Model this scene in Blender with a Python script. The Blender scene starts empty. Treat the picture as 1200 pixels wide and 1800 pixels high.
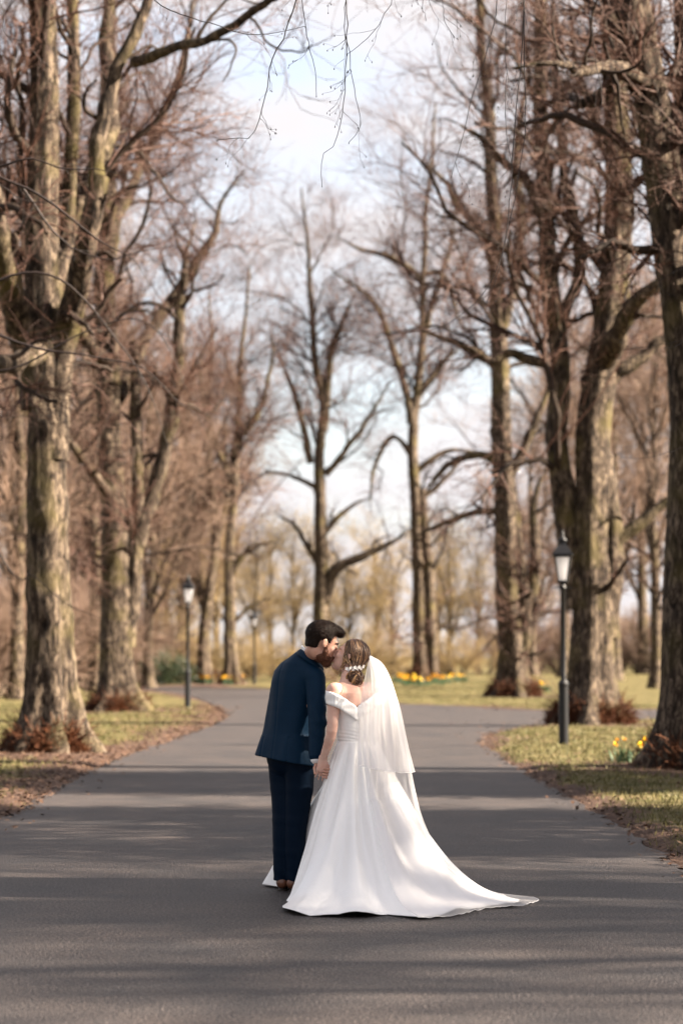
import bpy, math, random
import numpy as np
from mathutils import Vector, Matrix

# ---------------------------------------------------------------- camera, sky, sun, exposure
scene = bpy.context.scene
CAM_H, PITCH, FPX = 1.55, math.radians(3.4), 4250.0      # FPX: focal length in pixels of the 1200x1800 photograph
cam_d = bpy.data.cameras.new('camera')
cam = bpy.data.objects.new('camera', cam_d)
scene.collection.objects.link(cam)
cam.location = (0, 0, CAM_H)
cam.rotation_euler = (math.radians(90) + PITCH, 0, 0)
cam_d.sensor_fit = 'VERTICAL'
cam_d.sensor_height = 36.0
cam_d.lens = 85.0
cam_d.clip_start = 0.1
cam_d.clip_end = 3000
cam_d.dof.use_dof = True
cam_d.dof.focus_distance = 15.6
cam_d.dof.aperture_fstop = 2.2
scene.camera = cam

SUN_EL, SUN_B = math.radians(31), math.radians(7)       # elevation; angle towards the camera from due right
world = bpy.data.worlds.new('World')
scene.world = world
world.use_nodes = True
wn, wl = world.node_tree.nodes, world.node_tree.links
wn.clear()
w_out = wn.new('ShaderNodeOutputWorld')
w_bg = wn.new('ShaderNodeBackground')
w_bg.inputs['Strength'].default_value = 0.05
sky = wn.new('ShaderNodeTexSky')
sky.sky_type = 'NISHITA'
sky.sun_disc = False
sky.sun_elevation = SUN_EL
sky.sun_rotation = math.radians(90) + SUN_B
sky.air_density, sky.dust_density, sky.ozone_density = 1.0, 1.5, 1.0
w_co = wn.new('ShaderNodeTexCoord')
w_map = wn.new('ShaderNodeMapping')
w_map.inputs['Scale'].default_value = (1.0, 1.0, 2.2)
w_n1 = wn.new('ShaderNodeTexNoise')
w_n1.inputs['Scale'].default_value = 5.2
w_n1.inputs['Detail'].default_value = 7
w_n1.inputs['Roughness'].default_value = 0.58
w_ramp = wn.new('ShaderNodeValToRGB')
w_ramp.color_ramp.elements[0].position = 0.34
w_ramp.color_ramp.elements[1].position = 0.52
w_ramp.color_ramp.elements[0].color = (0.45, 0.45, 0.45, 1)
w_mix = wn.new('ShaderNodeMix')
w_mix.data_type = 'RGBA'
w_mix.inputs[7].default_value = (2.80, 2.68, 2.74, 1)      # cloud
wl.new(w_co.outputs['Generated'], w_map.inputs['Vector'])
wl.new(w_map.outputs['Vector'], w_n1.inputs['Vector'])
wl.new(w_n1.outputs['Fac'], w_ramp.inputs['Fac'])
wl.new(w_ramp.outputs['Color'], w_mix.inputs[0])
wl.new(sky.outputs['Color'], w_mix.inputs[6])
wl.new(w_mix.outputs[2], w_bg.inputs['Color'])
wl.new(w_bg.outputs['Background'], w_out.inputs['Surface'])

sun_d = bpy.data.lights.new('sun', 'SUN')
sun_d.energy = 5.0
sun_d.angle = math.radians(0.5)
sun_d.color = (1.0, 0.865, 0.70)
sun = bpy.data.objects.new('sun', sun_d)
scene.collection.objects.link(sun)
SUN_DIR = Vector((math.cos(SUN_EL) * math.cos(SUN_B), -math.cos(SUN_EL) * math.sin(SUN_B), math.sin(SUN_EL)))
sun.rotation_euler = (-SUN_DIR).to_track_quat('-Z', 'Y').to_euler()
sun.location = (30, 0, 30)

vs = scene.view_settings
vs.view_transform = 'Standard'
vs.look = 'None'
vs.gamma = 1.0
vs.exposure = 2.85
vs.use_curve_mapping = False

# ---------------------------------------------------------------- helpers
C = scene.collection
rng = np.random.default_rng(11)
UP = np.array([0, 0, 1.0])


def at(px, py, Y):
    """a point of the place seen at pixel (px, py) of the photograph, Y metres ahead of the camera"""
    u, v = (px - 600.0) / FPX, (900.0 - py) / FPX
    yy = math.cos(PITCH) - v * math.sin(PITCH)
    zz = v * math.cos(PITCH) + math.sin(PITCH)
    return np.array([u * Y / yy, Y, CAM_H + zz * Y / yy])


def ground(px, py):
    u, v = (px - 600.0) / FPX, (900.0 - py) / FPX
    yy = math.cos(PITCH) - v * math.sin(PITCH)
    zz = v * math.cos(PITCH) + math.sin(PITCH)
    Y = -CAM_H / zz * yy
    return np.array([u * Y / yy, Y])


def nrm(v):
    return v / np.maximum(np.linalg.norm(v, axis=-1, keepdims=True), 1e-9)


def mesh_np(name, verts, quads=None, tris=None, smooth=True):
    me = bpy.data.meshes.new(name)
    verts = np.asarray(verts, np.float32).reshape(-1, 3)
    q = np.zeros((0, 4), np.int32) if quads is None else np.asarray(quads, np.int32).reshape(-1, 4)
    t = np.zeros((0, 3), np.int32) if tris is None else np.asarray(tris, np.int32).reshape(-1, 3)
    me.vertices.add(len(verts))
    me.vertices.foreach_set('co', verts.ravel())
    me.loops.add(q.size + t.size)
    me.loops.foreach_set('vertex_index', np.concatenate([q.ravel(), t.ravel()]))
    me.polygons.add(len(q) + len(t))
    st = np.concatenate([np.arange(len(q)) * 4, q.size + np.arange(len(t)) * 3]).astype(np.int32)
    me.polygons.foreach_set('loop_start', st)
    if smooth:
        me.polygons.foreach_set('use_smooth', np.ones(len(st), bool))
    me.update(calc_edges=True)
    me.validate()
    return me


def link(name, me, mat, parent=None, loc=None):
    o = bpy.data.objects.new(name, me)
    C.objects.link(o)
    if me is not None and mat is not None and len(me.materials) == 0:
        me.materials.append(mat)
    if parent is not None:
        o.parent = parent
    if loc is not None:
        o.location = loc
    return o


def tag(o, label, cat, group=None, kind=None):
    o['label'] = label
    o['category'] = cat
    if group:
        o['group'] = group
    if kind:
        o['kind'] = kind
    return o


def thing(name, label, cat, loc, group=None, rz=0.0, sc=1.0):
    o = bpy.data.objects.new(name, None)
    C.objects.link(o)
    o.empty_display_size = 0.2
    o.location = loc
    o.rotation_euler = (0, 0, rz)
    o.scale = (sc, sc, sc)
    return tag(o, label, cat, group)


def copy_tree(root, parent=None):
    c = root.copy()
    C.objects.link(c)
    if parent is not None:
        c.parent = parent
    for ch in list(root.children):
        copy_tree(ch, c)
    return c


class MB:
    """collects simple solids into one mesh"""
    def __init__(self):
        self.v, self.f = [], []

    def add(self, vs_, fs):
        n = len(self.v)
        self.v += [tuple(p) for p in vs_]
        self.f += [tuple(i + n for i in f) for f in fs]
        return self

    def lathe(self, prof, sides=16, c=(0, 0), rot=0.0):
        vs_, fs = [], []
        for r, z in prof:
            for k in range(sides):
                a = rot + 2 * math.pi * k / sides
                vs_.append((c[0] + r * math.cos(a), c[1] + r * math.sin(a), z))
        for i in range(len(prof) - 1):
            for k in range(sides):
                k2 = (k + 1) % sides
                fs.append((i * sides + k, i * sides + k2, (i + 1) * sides + k2, (i + 1) * sides + k))
        fs.append(tuple(range(sides))[::-1])
        fs.append(tuple((len(prof) - 1) * sides + k for k in range(sides)))
        return self.add(vs_, fs)

    def bar(self, a, b, w, d=None):
        a, b = Vector(a), Vector(b)
        d = d or w
        t = (b - a).normalized()
        n = t.cross(Vector((0, 0, 1)))
        n = n.normalized() if n.length > 1e-4 else Vector((1, 0, 0))
        m = t.cross(n)
        vs_ = [p + n * (sx * w / 2) + m * (sy * d / 2) for p in (a, b) for sx, sy in ((-1, -1), (1, -1), (1, 1), (-1, 1))]
        return self.add(vs_, [(3, 2, 1, 0), (4, 5, 6, 7), (0, 1, 5, 4), (1, 2, 6, 5), (2, 3, 7, 6), (3, 0, 4, 7)])

    def build(self, name, mat, parent=None, smooth=False):
        me = bpy.data.meshes.new(name)
        me.from_pydata(self.v, [], self.f)
        me.update()
        if smooth:
            for p in me.polygons:
                p.use_smooth = True
        return link(name, me, mat, parent)


# ---------------------------------------------------------------- materials
def mat_new(name):
    m = bpy.data.materials.new(name)
    m.use_nodes = True
    nt = m.node_tree
    return m, nt.nodes, nt.links, nt.nodes['Principled BSDF']


def noise_mat(name, stops, scale=5.0, detail=6, rough=0.6, nrough=0.6, stretch=(1, 1, 1), bump=0.0, bscale=None, bdist=0.02,
              spec=0.3, coord='Object', sheen=0.0, distort=0.0):
    m, n, l, b = mat_new(name)
    co = n.new('ShaderNodeTexCoord')
    mp = n.new('ShaderNodeMapping')
    mp.inputs['Scale'].default_value = stretch
    tx = n.new('ShaderNodeTexNoise')
    tx.inputs['Scale'].default_value = scale
    tx.inputs['Detail'].default_value = detail
    tx.inputs['Roughness'].default_value = nrough
    tx.inputs['Distortion'].default_value = distort
    rp = n.new('ShaderNodeValToRGB')
    els = rp.color_ramp.elements
    while len(els) < len(stops):
        els.new(0.5)
    for e, (p, c) in zip(els, stops):
        e.position = p
        e.color = (*c, 1)
    l.new(co.outputs[coord], mp.inputs['Vector'])
    l.new(mp.outputs['Vector'], tx.inputs['Vector'])
    l.new(tx.outputs['Fac'], rp.inputs['Fac'])
    l.new(rp.outputs['Color'], b.inputs['Base Color'])
    b.inputs['Roughness'].default_value = rough
    b.inputs['Specular IOR Level'].default_value = spec
    if sheen:
        b.inputs['Sheen Weight'].default_value = sheen
    if bump:
        bt = n.new('ShaderNodeTexNoise')
        bt.inputs['Scale'].default_value = bscale or scale * 3
        bt.inputs['Detail'].default_value = 5
        bp = n.new('ShaderNodeBump')
        bp.inputs['Strength'].default_value = bump
        bp.inputs['Distance'].default_value = bdist
        l.new(mp.outputs['Vector'], bt.inputs['Vector'])
        l.new(bt.outputs['Fac'], bp.inputs['Height'])
        l.new(bp.outputs['Normal'], b.inputs['Normal'])
    return m


M = {}


def bark_mat(name, stops, moss):
    m, n, l, b = mat_new(name)
    co = n.new('ShaderNodeTexCoord')
    mp = n.new('ShaderNodeMapping')
    mp.inputs['Scale'].default_value = (1, 1, 0.32)
    t1 = n.new('ShaderNodeTexNoise')
    t1.inputs['Scale'].default_value = 12
    t1.inputs['Detail'].default_value = 8
    t1.inputs['Roughness'].default_value = 0.7
    t1.inputs['Distortion'].default_value = 0.6
    r1 = n.new('ShaderNodeValToRGB')
    els = r1.color_ramp.elements
    while len(els) < len(stops):
        els.new(0.5)
    for e, (p, c) in zip(els, stops):
        e.position = p
        e.color = (*c, 1)
    t2 = n.new('ShaderNodeTexNoise')
    t2.inputs['Scale'].default_value = 1.3
    t2.inputs['Detail'].default_value = 5
    r2 = n.new('ShaderNodeValToRGB')
    r2.color_ramp.elements[0].position = 0.50
    r2.color_ramp.elements[1].position = 0.72
    r2.color_ramp.elements[1].color = (0.75, 0.75, 0.75, 1)
    mx = n.new('ShaderNodeMix')
    mx.data_type = 'RGBA'
    mx.inputs[7].default_value = (*moss, 1)
    bp = n.new('ShaderNodeBump')
    bp.inputs['Strength'].default_value = 0.9
    bp.inputs['Distance'].default_value = 0.05
    l.new(co.outputs['Object'], mp.inputs['Vector'])
    l.new(mp.outputs['Vector'], t1.inputs['Vector'])
    l.new(co.outputs['Object'], t2.inputs['Vector'])
    l.new(t1.outputs['Fac'], r1.inputs['Fac'])
    l.new(t2.outputs['Fac'], r2.inputs['Fac'])
    l.new(r2.outputs['Color'], mx.inputs[0])
    l.new(r1.outputs['Color'], mx.inputs[6])
    l.new(mx.outputs[2], b.inputs['Base Color'])
    l.new(t1.outputs['Fac'], bp.inputs['Height'])
    l.new(bp.outputs['Normal'], b.inputs['Normal'])
    b.inputs['Roughness'].default_value = 0.85
    b.inputs['Specular IOR Level'].default_value = 0.15
    return m


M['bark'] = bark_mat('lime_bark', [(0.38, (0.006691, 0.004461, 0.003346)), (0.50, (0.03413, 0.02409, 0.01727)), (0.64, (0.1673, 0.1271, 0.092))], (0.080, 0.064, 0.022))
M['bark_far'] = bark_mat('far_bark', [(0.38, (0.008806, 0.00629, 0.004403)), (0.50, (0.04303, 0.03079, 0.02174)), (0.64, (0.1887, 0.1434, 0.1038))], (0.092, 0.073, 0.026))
M['branch'] = noise_mat('branch_bark', [(0.3, (0.01001, 0.005915, 0.00455)), (0.7, (0.03868, 0.02548, 0.01729))], 3.0, 3, 0.8, spec=0.2)
M['twig'] = noise_mat('lime_twig', [(0.3, (0.03938, 0.01758, 0.0126)), (0.7, (0.105, 0.05103, 0.03465))], 0.6, 3, 0.6, spec=0.3)
M['twig_wood'] = noise_mat('woodland_twig', [(0.3, (0.085, 0.052, 0.037)), (0.7, (0.20, 0.130, 0.092))], 0.6, 3, 0.6, spec=0.3)
M['twig_gold'] = noise_mat('golden_twig', [(0.3, (0.1539, 0.1026, 0.04275)), (0.7, (0.2907, 0.2094, 0.09828))], 0.4, 3, 0.65, spec=0.3)
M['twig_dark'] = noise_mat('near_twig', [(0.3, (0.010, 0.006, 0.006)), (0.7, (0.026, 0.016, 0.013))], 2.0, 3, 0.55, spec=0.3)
M['shoots'] = noise_mat('basal_shoots', [(0.3, (0.0396, 0.013, 0.005508)), (0.7, (0.1148, 0.04104, 0.01652))], 4.0, 3, 0.7, spec=0.2)

# ---------------------------------------------------------------- the ground and the drive
LEFT_EDGE = [(-3.35, -40), (-3.30, 5), (-3.24, 16), (-3.23, 22.9), (-3.33, 28.3), (-3.36, 36.4), (-3.16, 44.5), (-2.92, 53.5), (-2.90, 60), (-3.5, 70),
             (-4.9, 85), (-7.4, 103), (-11, 114), (-20, 119), (-60, 124), (-160, 128)]
RIGHT_EDGE = [(2.62, -40), (2.55, 5), (2.50, 17.6), (2.52, 22.1), (2.48, 26.3), (2.44, 31.4), (2.46, 38.5), (2.56, 44.0), (2.92, 47.7),
              (3.7, 51.5), (4.9, 55), (8, 59), (16, 63), (60, 72), (160, 80)]
FAR_EDGE = [(160, 90), (60, 82), (16, 73), (9, 69.5), (5.6, 69), (3.6, 74.5), (1.8, 78), (0.3, 86), (-1.2, 98), (-3.4, 112), (-8, 121.5), (-20, 127),
            (-60, 132), (-160, 136)]


def smooth_line(pts, n):
    p = np.array(pts, float)
    P = np.vstack([2 * p[0] - p[1], p, 2 * p[-1] - p[-2]])
    out = []
    for i in range(1, len(P) - 2):
        t = np.linspace(0, 1, n, endpoint=False)[:, None]
        a, b, c, d = P[i - 1], P[i], P[i + 1], P[i + 2]
        out.append(0.5 * (2 * b + (c - a) * t + (2 * a - 5 * b + 4 * c - d) * t ** 2 + (3 * b - a - 3 * c + d) * t ** 3))
    out.append(p[-1:])
    return np.vstack(out)


le, re_, fe = smooth_line(LEFT_EDGE, 14), smooth_line(RIGHT_EDGE, 14), smooth_line(FAR_EDGE, 10)
jit = np.random.default_rng(3)
for ln in (le, re_, fe):                                   # ragged asphalt edge
    ln[:, 0] += jit.normal(0, 0.035, len(ln))
POLY = np.vstack([re_, fe, le[::-1]])


def in_poly(x, y, poly=POLY):
    ins = np.zeros(x.shape, bool)
    j = len(poly) - 1
    for i in range(len(poly)):
        xi, yi = poly[i]
        xj, yj = poly[j]
        if yi != yj:
            c = ((yi > y) != (yj > y)) & (x < (xj - xi) * (y - yi) / (yj - yi) + xi)
            ins ^= c
        j = i
    return ins


def edge_dist(x, y):
    d = np.full(x.shape, 1e9)
    for i in range(len(POLY)):
        a, b = POLY[i], POLY[(i + 1) % len(POLY)]
        ab = b - a
        L2 = max((ab ** 2).sum(), 1e-9)
        t = np.clip(((x - a[0]) * ab[0] + (y - a[1]) * ab[1]) / L2, 0, 1)
        d = np.minimum(d, np.hypot(x - a[0] - t * ab[0], y - a[1] - t * ab[1]))
    return d


# the lime trees: name key -> (x, y) at the base
TREES = {'L1': at(85, 1325, 38)[:2], 'L2': at(208, 1250, 67)[:2], 'R1': at(1212, 1350, 33)[:2], 'R2': at(1038, 1275, 53.6)[:2],
         'R3': at(903, 1225, 90)[:2], 'L3': at(360, 1200, 132)[:2], 'L4': at(406, 1204, 128)[:2], 'CC': at(562, 1200, 142)[:2],
         'RC': at(740, 1198, 140)[:2], 'L0': np.array([-6.3, 15.0]), 'R0': np.array([6.4, 15.5])}


def vnoise(x, y, f, seed):
    r = np.random.default_rng(seed)
    s = 0
    for k in range(6):
        a = r.uniform(0, 2 * math.pi)
        ff = f * r.uniform(0.6, 1.7)
        s = s + np.sin((x * math.cos(a) + y * math.sin(a)) * ff + r.uniform(0, 6.28) + 1.3 * np.sin((x * math.sin(a) - y * math.cos(a)) * ff * 0.7))
    return s / 6


def ground_fields(x, y):
    ins = in_poly(x, y)
    d = edge_dist(x, y)
    sd = np.where(ins, -d, d)
    lit = np.exp(-np.maximum(sd, 0) / np.where(x < 0, 0.75, 0.30)) * (1 + 0.5 * vnoise(x, y, 1.1, 1))
    for k, (tx, ty) in TREES.items():
        lit = lit + 1.1 * np.exp(-np.hypot((x - tx) / 1.6, (y - ty) / 2.2) ** 1.5)
    lit = lit + 0.42 * vnoise(x, y, 0.5, 2) + 0.22 * vnoise(x, y, 1.9, 8) + 0.10
    z = np.where(sd < 0, -0.03, np.minimum(sd * 0.16, 0.05) - 0.012 + 0.03 * np.clip(sd, 0, 1) * vnoise(x, y, 2.2, 3)
                 + 0.05 * np.clip(sd * 0.3, 0, 1) * vnoise(x, y, 0.5, 4))
    return sd, np.clip(lit, 0, 1), z


def ground_z(x, y):
    return ground_fields(np.atleast_1d(np.array(x, float)), np.atleast_1d(np.array(y, float)))[2]


def build_ground():
    xs = np.unique(np.concatenate([np.linspace(-9, 9, 151), -9 - np.geomspace(0.4, 1200, 40), 9 + np.geomspace(0.4, 1200, 40)]))
    ys = np.unique(np.concatenate([np.linspace(-45, 8, 28), np.linspace(8, 75, 260), 75 + np.geomspace(0.5, 2200, 70)]))
    X, Y = np.meshgrid(xs, ys, indexing='ij')
    sd, lit, z = ground_fields(X, Y)
    z = np.where(Y > 180, np.minimum(z, 0.02), z)
    v = np.stack([X, Y, z], -1).reshape(-1, 3)
    nx, ny = X.shape
    i, j = np.meshgrid(np.arange(nx - 1), np.arange(ny - 1), indexing='ij')
    a = (i * ny + j).ravel()
    me = mesh_np('ground', v, np.stack([a, a + ny, a + ny + 1, a + 1], 1))
    at_ = me.attributes.new('litter', 'FLOAT', 'POINT')
    at_.data.foreach_set('value', lit.ravel().astype(np.float32))
    m, n, l, b = mat_new('grass_and_leaf_litter')
    co = n.new('ShaderNodeTexCoord')
    at2 = n.new('ShaderNodeAttribute')
    at2.attribute_name = 'litter'
    t1 = n.new('ShaderNodeTexNoise'); t1.inputs['Scale'].default_value = 1.6; t1.inputs['Detail'].default_value = 8; t1.inputs['Roughness'].default_value = 0.7
    t2 = n.new('ShaderNodeTexNoise'); t2.inputs['Scale'].default_value = 22; t2.inputs['Detail'].default_value = 5; t2.inputs['Roughness'].default_value = 0.7
    g = n.new('ShaderNodeValToRGB')
    for e, (p, c) in zip(g.color_ramp.elements, [(0.35, (0.044, 0.042, 0.013)), (0.68, (0.165, 0.130, 0.062))]):
        e.position = p; e.color = (*c, 1)
    s = n.new('ShaderNodeValToRGB')
    s.color_ramp.elements.new(0.5)
    for e, (p, c) in zip(s.color_ramp.elements, [(0.36, (0.014, 0.009, 0.0075)), (0.5, (0.068, 0.042, 0.032)), (0.66, (0.165, 0.108, 0.082))]):
        e.position = p; e.color = (*c, 1)
    ad = n.new('ShaderNodeMath'); ad.operation = 'MULTIPLY_ADD'; ad.inputs[1].default_value = 0.9
    sb = n.new('ShaderNodeMath'); sb.operation = 'SUBTRACT'; sb.inputs[1].default_value = 0.5
    rr = n.new('ShaderNodeValToRGB')
    rr.color_ramp.elements[0].position = 0.40
    rr.color_ramp.elements[1].position = 0.58
    mx = n.new('ShaderNodeMix'); mx.data_type = 'RGBA'
    bp = n.new('ShaderNodeBump'); bp.inputs['Strength'].default_value = 0.8; bp.inputs['Distance'].default_value = 0.05
    for t in (t1, t2):
        l.new(co.outputs['Object'], t.inputs['Vector'])
    l.new(t1.outputs['Fac'], sb.inputs[0])
    l.new(sb.outputs[0], ad.inputs[0])
    l.new(at2.outputs['Fac'], ad.inputs[2])
    l.new(ad.outputs[0], rr.inputs['Fac'])
    l.new(t1.outputs['Fac'], g.inputs['Fac'])
    l.new(t2.outputs['Fac'], s.inputs['Fac'])
    l.new(rr.outputs['Color'], mx.inputs[0])
    l.new(g.outputs['Color'], mx.inputs[6])
    l.new(s.outputs['Color'], mx.inputs[7])
    l.new(mx.outputs[2], b.inputs['Base Color'])
    l.new(t2.outputs['Fac'], bp.inputs['Height'])
    l.new(bp.outputs['Normal'], b.inputs['Normal'])
    b.inputs['Roughness'].default_value = 0.9
    b.inputs['Specular IOR Level'].default_value = 0.1
    o = link('ground', me, m)
    o['kind'] = 'structure'


def build_drive():
    import bmesh
    bm = bmesh.new()
    vs_ = [bm.verts.new((x, y, 0.0)) for x, y in POLY]
    f = bm.faces.new(vs_)
    bmesh.ops.triangulate(bm, faces=[f])
    me = bpy.data.meshes.new('drive')
    bm.to_mesh(me)
    bm.free()
    m, n, l, b = mat_new('asphalt')
    co = n.new('ShaderNodeTexCoord')
    t1 = n.new('ShaderNodeTexNoise'); t1.inputs['Scale'].default_value = 58; t1.inputs['Detail'].default_value = 4; t1.inputs['Roughness'].default_value = 0.75
    vo = n.new('ShaderNodeTexVoronoi'); vo.inputs['Scale'].default_value = 95
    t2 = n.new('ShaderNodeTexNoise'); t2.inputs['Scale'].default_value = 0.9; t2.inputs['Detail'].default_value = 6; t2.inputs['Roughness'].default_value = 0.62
    r1 = n.new('ShaderNodeValToRGB'); r1.color_ramp.elements.new(0.5)
    for e, (p, c) in zip(r1.color_ramp.elements, [(0.36, (0.003, 0.0028, 0.0030)), (0.50, (0.027, 0.0240, 0.0240)), (0.64, (0.150, 0.131, 0.126))]):
        e.position = p; e.color = (*c, 1)
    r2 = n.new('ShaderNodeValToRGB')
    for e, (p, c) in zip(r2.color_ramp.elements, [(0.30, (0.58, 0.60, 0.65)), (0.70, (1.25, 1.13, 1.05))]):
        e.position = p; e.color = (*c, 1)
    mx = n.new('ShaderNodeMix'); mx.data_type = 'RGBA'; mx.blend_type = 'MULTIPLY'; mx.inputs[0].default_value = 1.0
    bp = n.new('ShaderNodeBump'); bp.inputs['Strength'].default_value = 0.9; bp.inputs['Distance'].default_value = 0.008
    for t in (t1, t2, vo):
        l.new(co.outputs['Object'], t.inputs['Vector'])
    l.new(t1.outputs['Fac'], r1.inputs['Fac'])
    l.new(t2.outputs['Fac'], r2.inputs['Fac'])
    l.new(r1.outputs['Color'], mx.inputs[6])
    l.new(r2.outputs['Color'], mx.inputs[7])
    l.new(mx.outputs[2], b.inputs['Base Color'])
    l.new(vo.outputs['Distance'], bp.inputs['Height'])
    l.new(bp.outputs['Normal'], b.inputs['Normal'])
    b.inputs['Roughness'].default_value = 0.6
    b.inputs['Specular IOR Level'].default_value = 0.32
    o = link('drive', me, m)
    o['kind'] = 'structure'


build_ground()
build_drive()


# grass blades and fallen leaves on the verges
def scatter_verge(n, seed, x0, x1, y0, y1, need):
    r = np.random.default_rng(seed)
    y = y0 * (y1 / y0) ** r.random(n)
    x = r.uniform(x0, x1, n)
    sd, lit, z = ground_fields(x, y)
    k = need(sd, lit, r.random(n)) & (np.abs(x) < 0.175 * y + 1.6)
    return x[k], y[k], z[k], lit[k]


def build_grass():
    parts = []
    for n, seed, x0, x1 in ((110000, 1, 2.3, 11), (90000, 2, -12, -2.8), (16000, 3, -2.5, 9)):
        yr = (15, 75) if seed < 3 else (76, 140)
        parts.append(scatter_verge(n, seed, x0, x1, *yr, lambda sd, lit, u: (sd > 0.04) & (u > lit * 1.15 - 0.05)))
    x, y, z, _ = [np.concatenate(a) for a in zip(*parts)]
    r = np.random.default_rng(5)
    n = len(x)
    a = r.uniform(0, 6.283, n)
    h = r.uniform(0.025, 0.075, n) * (1 + 0.5 * (r.random(n) > 0.93))
    w = 0.0045 + 0.00010 * y
    lean = r.uniform(0.2, 0.9, n) * h
    b = np.stack([x, y, z - 0.005], 1)
    s = np.stack([np.cos(a) * w, np.sin(a) * w, 0 * a], 1)
    la = r.uniform(0, 6.283, n)
    tip = b + np.stack([np.cos(la) * lean, np.sin(la) * lean, h], 1)
    v = np.stack([b - s, b + s, tip], 1).reshape(-1, 3)
    me = mesh_np('grass', v, tris=np.arange(3 * n).reshape(-1, 3), smooth=False)
    m = noise_mat('grass_blades', [(0.32, (0.036, 0.042, 0.010)), (0.5, (0.092, 0.084, 0.026)), (0.70, (0.21, 0.165, 0.080))], 1.7, 6, 0.6, spec=0.2)
    o = link('grass', me, m)
    tag(o, 'short mossy winter grass on both verges of the drive', 'grass', kind='stuff')


def build_litter():
    parts = []
    for n, seed, x0, x1 in ((18000, 21, 2.2, 9), (44000, 22, -9, -2.8)):
        parts.append(scatter_verge(n, seed, x0, x1, 15, 75, lambda sd, lit, u: (sd > -2.8) & (u < lit * 1.1) & ((sd > -0.12) | (u < 0.06))))
    x, y, z, lit = [np.concatenate(a) for a in zip(*parts)]
    r = np.random.default_rng(6)
    n = len(x)
    a = r.uniform(0, 6.283, n)
    L = r.uniform(0.012, 0.032, n) * (1 + y / 90)
    d = np.stack([np.cos(a), np.sin(a), r.uniform(-0.25, 0.5, n)], 1) * L[:, None]
    s = np.stack([-np.sin(a), np.cos(a), r.uniform(-0.5, 0.5, n)], 1) * (L * 0.55)[:, None]
    c = np.stack([x, y, np.maximum(z, 0) + 0.015 + r.uniform(0, 0.012, n)], 1)
    v = np.stack([c - d, c + s, c + d, c - s], 1).reshape(-1, 3)
    me = mesh_np('fallen_leaves', v, quads=np.arange(4 * n).reshape(-1, 4), smooth=False)
    m = noise_mat('fallen_leaf', [(0.3, (0.0238, 0.01156, 0.0068)), (0.5, (0.0816, 0.04216, 0.02584)), (0.7, (0.1836, 0.119, 0.0782))], 9.0, 3, 0.7, spec=0.25)
    o = link('fallen_leaves', me, m)
    tag(o, 'brown fallen leaves and twig litter along the drive edges', 'leaf litter', kind='stuff')


build_grass()
build_litter()

# ---------------------------------------------------------------- trees
def tube_arrays(Cv, R, sides, rs):
    N, S, _ = Cv.shape
    T = np.gradient(Cv, axis=1)
    T = nrm(T)
    ref = rs.normal(size=(N, 1, 3))
    n1 = nrm(np.cross(T, ref))
    n2 = np.cross(T, n1)
    a = 2 * np.pi * np.arange(sides) / sides
    v = Cv[:, :, None, :] + R[:, :, None, None] * (np.cos(a)[None, None, :, None] * n1[:, :, None, :] + np.sin(a)[None, None, :, None] * n2[:, :, None, :])
    n_, s_, k_ = np.meshgrid(np.arange(N), np.arange(S - 1), np.arange(sides), indexing='ij')
    k2 = (k_ + 1) % sides
    base = (n_ * S + s_) * sides
    q = np.stack([base + k_, base + k2, base + sides + k2, base + sides + k_], -1).reshape(-1, 4)
    return v.reshape(-1, 3), q


def join_tubes(levels, rs, off):
    vs_, qs, n = [], [], 0
    for Cv, R, sides in levels:
        v, q = tube_arrays(Cv, R, sides, rs)
        vs_.append(v)
        qs.append(q + n)
        n += len(v)
    return np.vstack(vs_) - off, np.vstack(qs)


def resample(pts, S):
    p = np.array(pts, float)
    if len(p) > 2:
        p = smooth_line(p, 6)
    L = np.concatenate([[0], np.cumsum(np.linalg.norm(np.diff(p, axis=0), axis=1))])
    t = np.linspace(0, L[-1], S)
    return np.stack([np.interp(t, L, p[:, k]) for k in range(3)], 1)


def spawn(Cv, R, n, rs, t=(0.2, 1.0), ln=(0.3, 0.7), S=6, ang=(0.5, 1.1), up=0.15, wander=0.18, rs_=0.55, rmax=0.2, rmin=0.004, tip=0.35,
          bend=0.0, absolute=False):
    N, Sp, _ = Cv.shape
    seg = np.linalg.norm(np.diff(Cv, axis=1), axis=2).sum(1)
    pi = rs.choice(N, n, p=seg / seg.sum())
    tt = rs.uniform(t[0], t[1], n)
    f = tt * (Sp - 1)
    i = np.minimum(f.astype(int), Sp - 2)
    w = (f - i)[:, None]
    P = Cv[pi, i] * (1 - w) + Cv[pi, i + 1] * w
    T = nrm(Cv[pi, i + 1] - Cv[pi, i])
    r = R[pi, i] * (1 - w[:, 0]) + R[pi, i + 1] * w[:, 0]
    v = rs.normal(size=(n, 3))
    v = nrm(v - (v * T).sum(1, keepdims=True) * T)
    a = rs.uniform(ang[0], ang[1], n)[:, None]
    d = T * np.cos(a) + v * np.sin(a)
    d[:, 2] += up
    d = nrm(d)
    L = rs.uniform(ln[0], ln[1], n)
    if not absolute:
        L = L * seg[pi] * (1.15 - 0.6 * tt)
    out = np.zeros((n, S, 3))
    out[:, 0] = P
    st = (L / (S - 1))[:, None]
    for s in range(1, S):
        d = nrm(d + rs.normal(size=(n, 3)) * wander + np.array([0, 0, bend]))
        P = P + d * st
        out[:, s] = P
    r0 = np.clip(r * rs_ * rs.uniform(0.7, 1.1, n), rmin, rmax)
    rad = r0[:, None] * np.linspace(1, tip, S)[None]
    return out, np.maximum(rad, rmin * 0.6)


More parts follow.
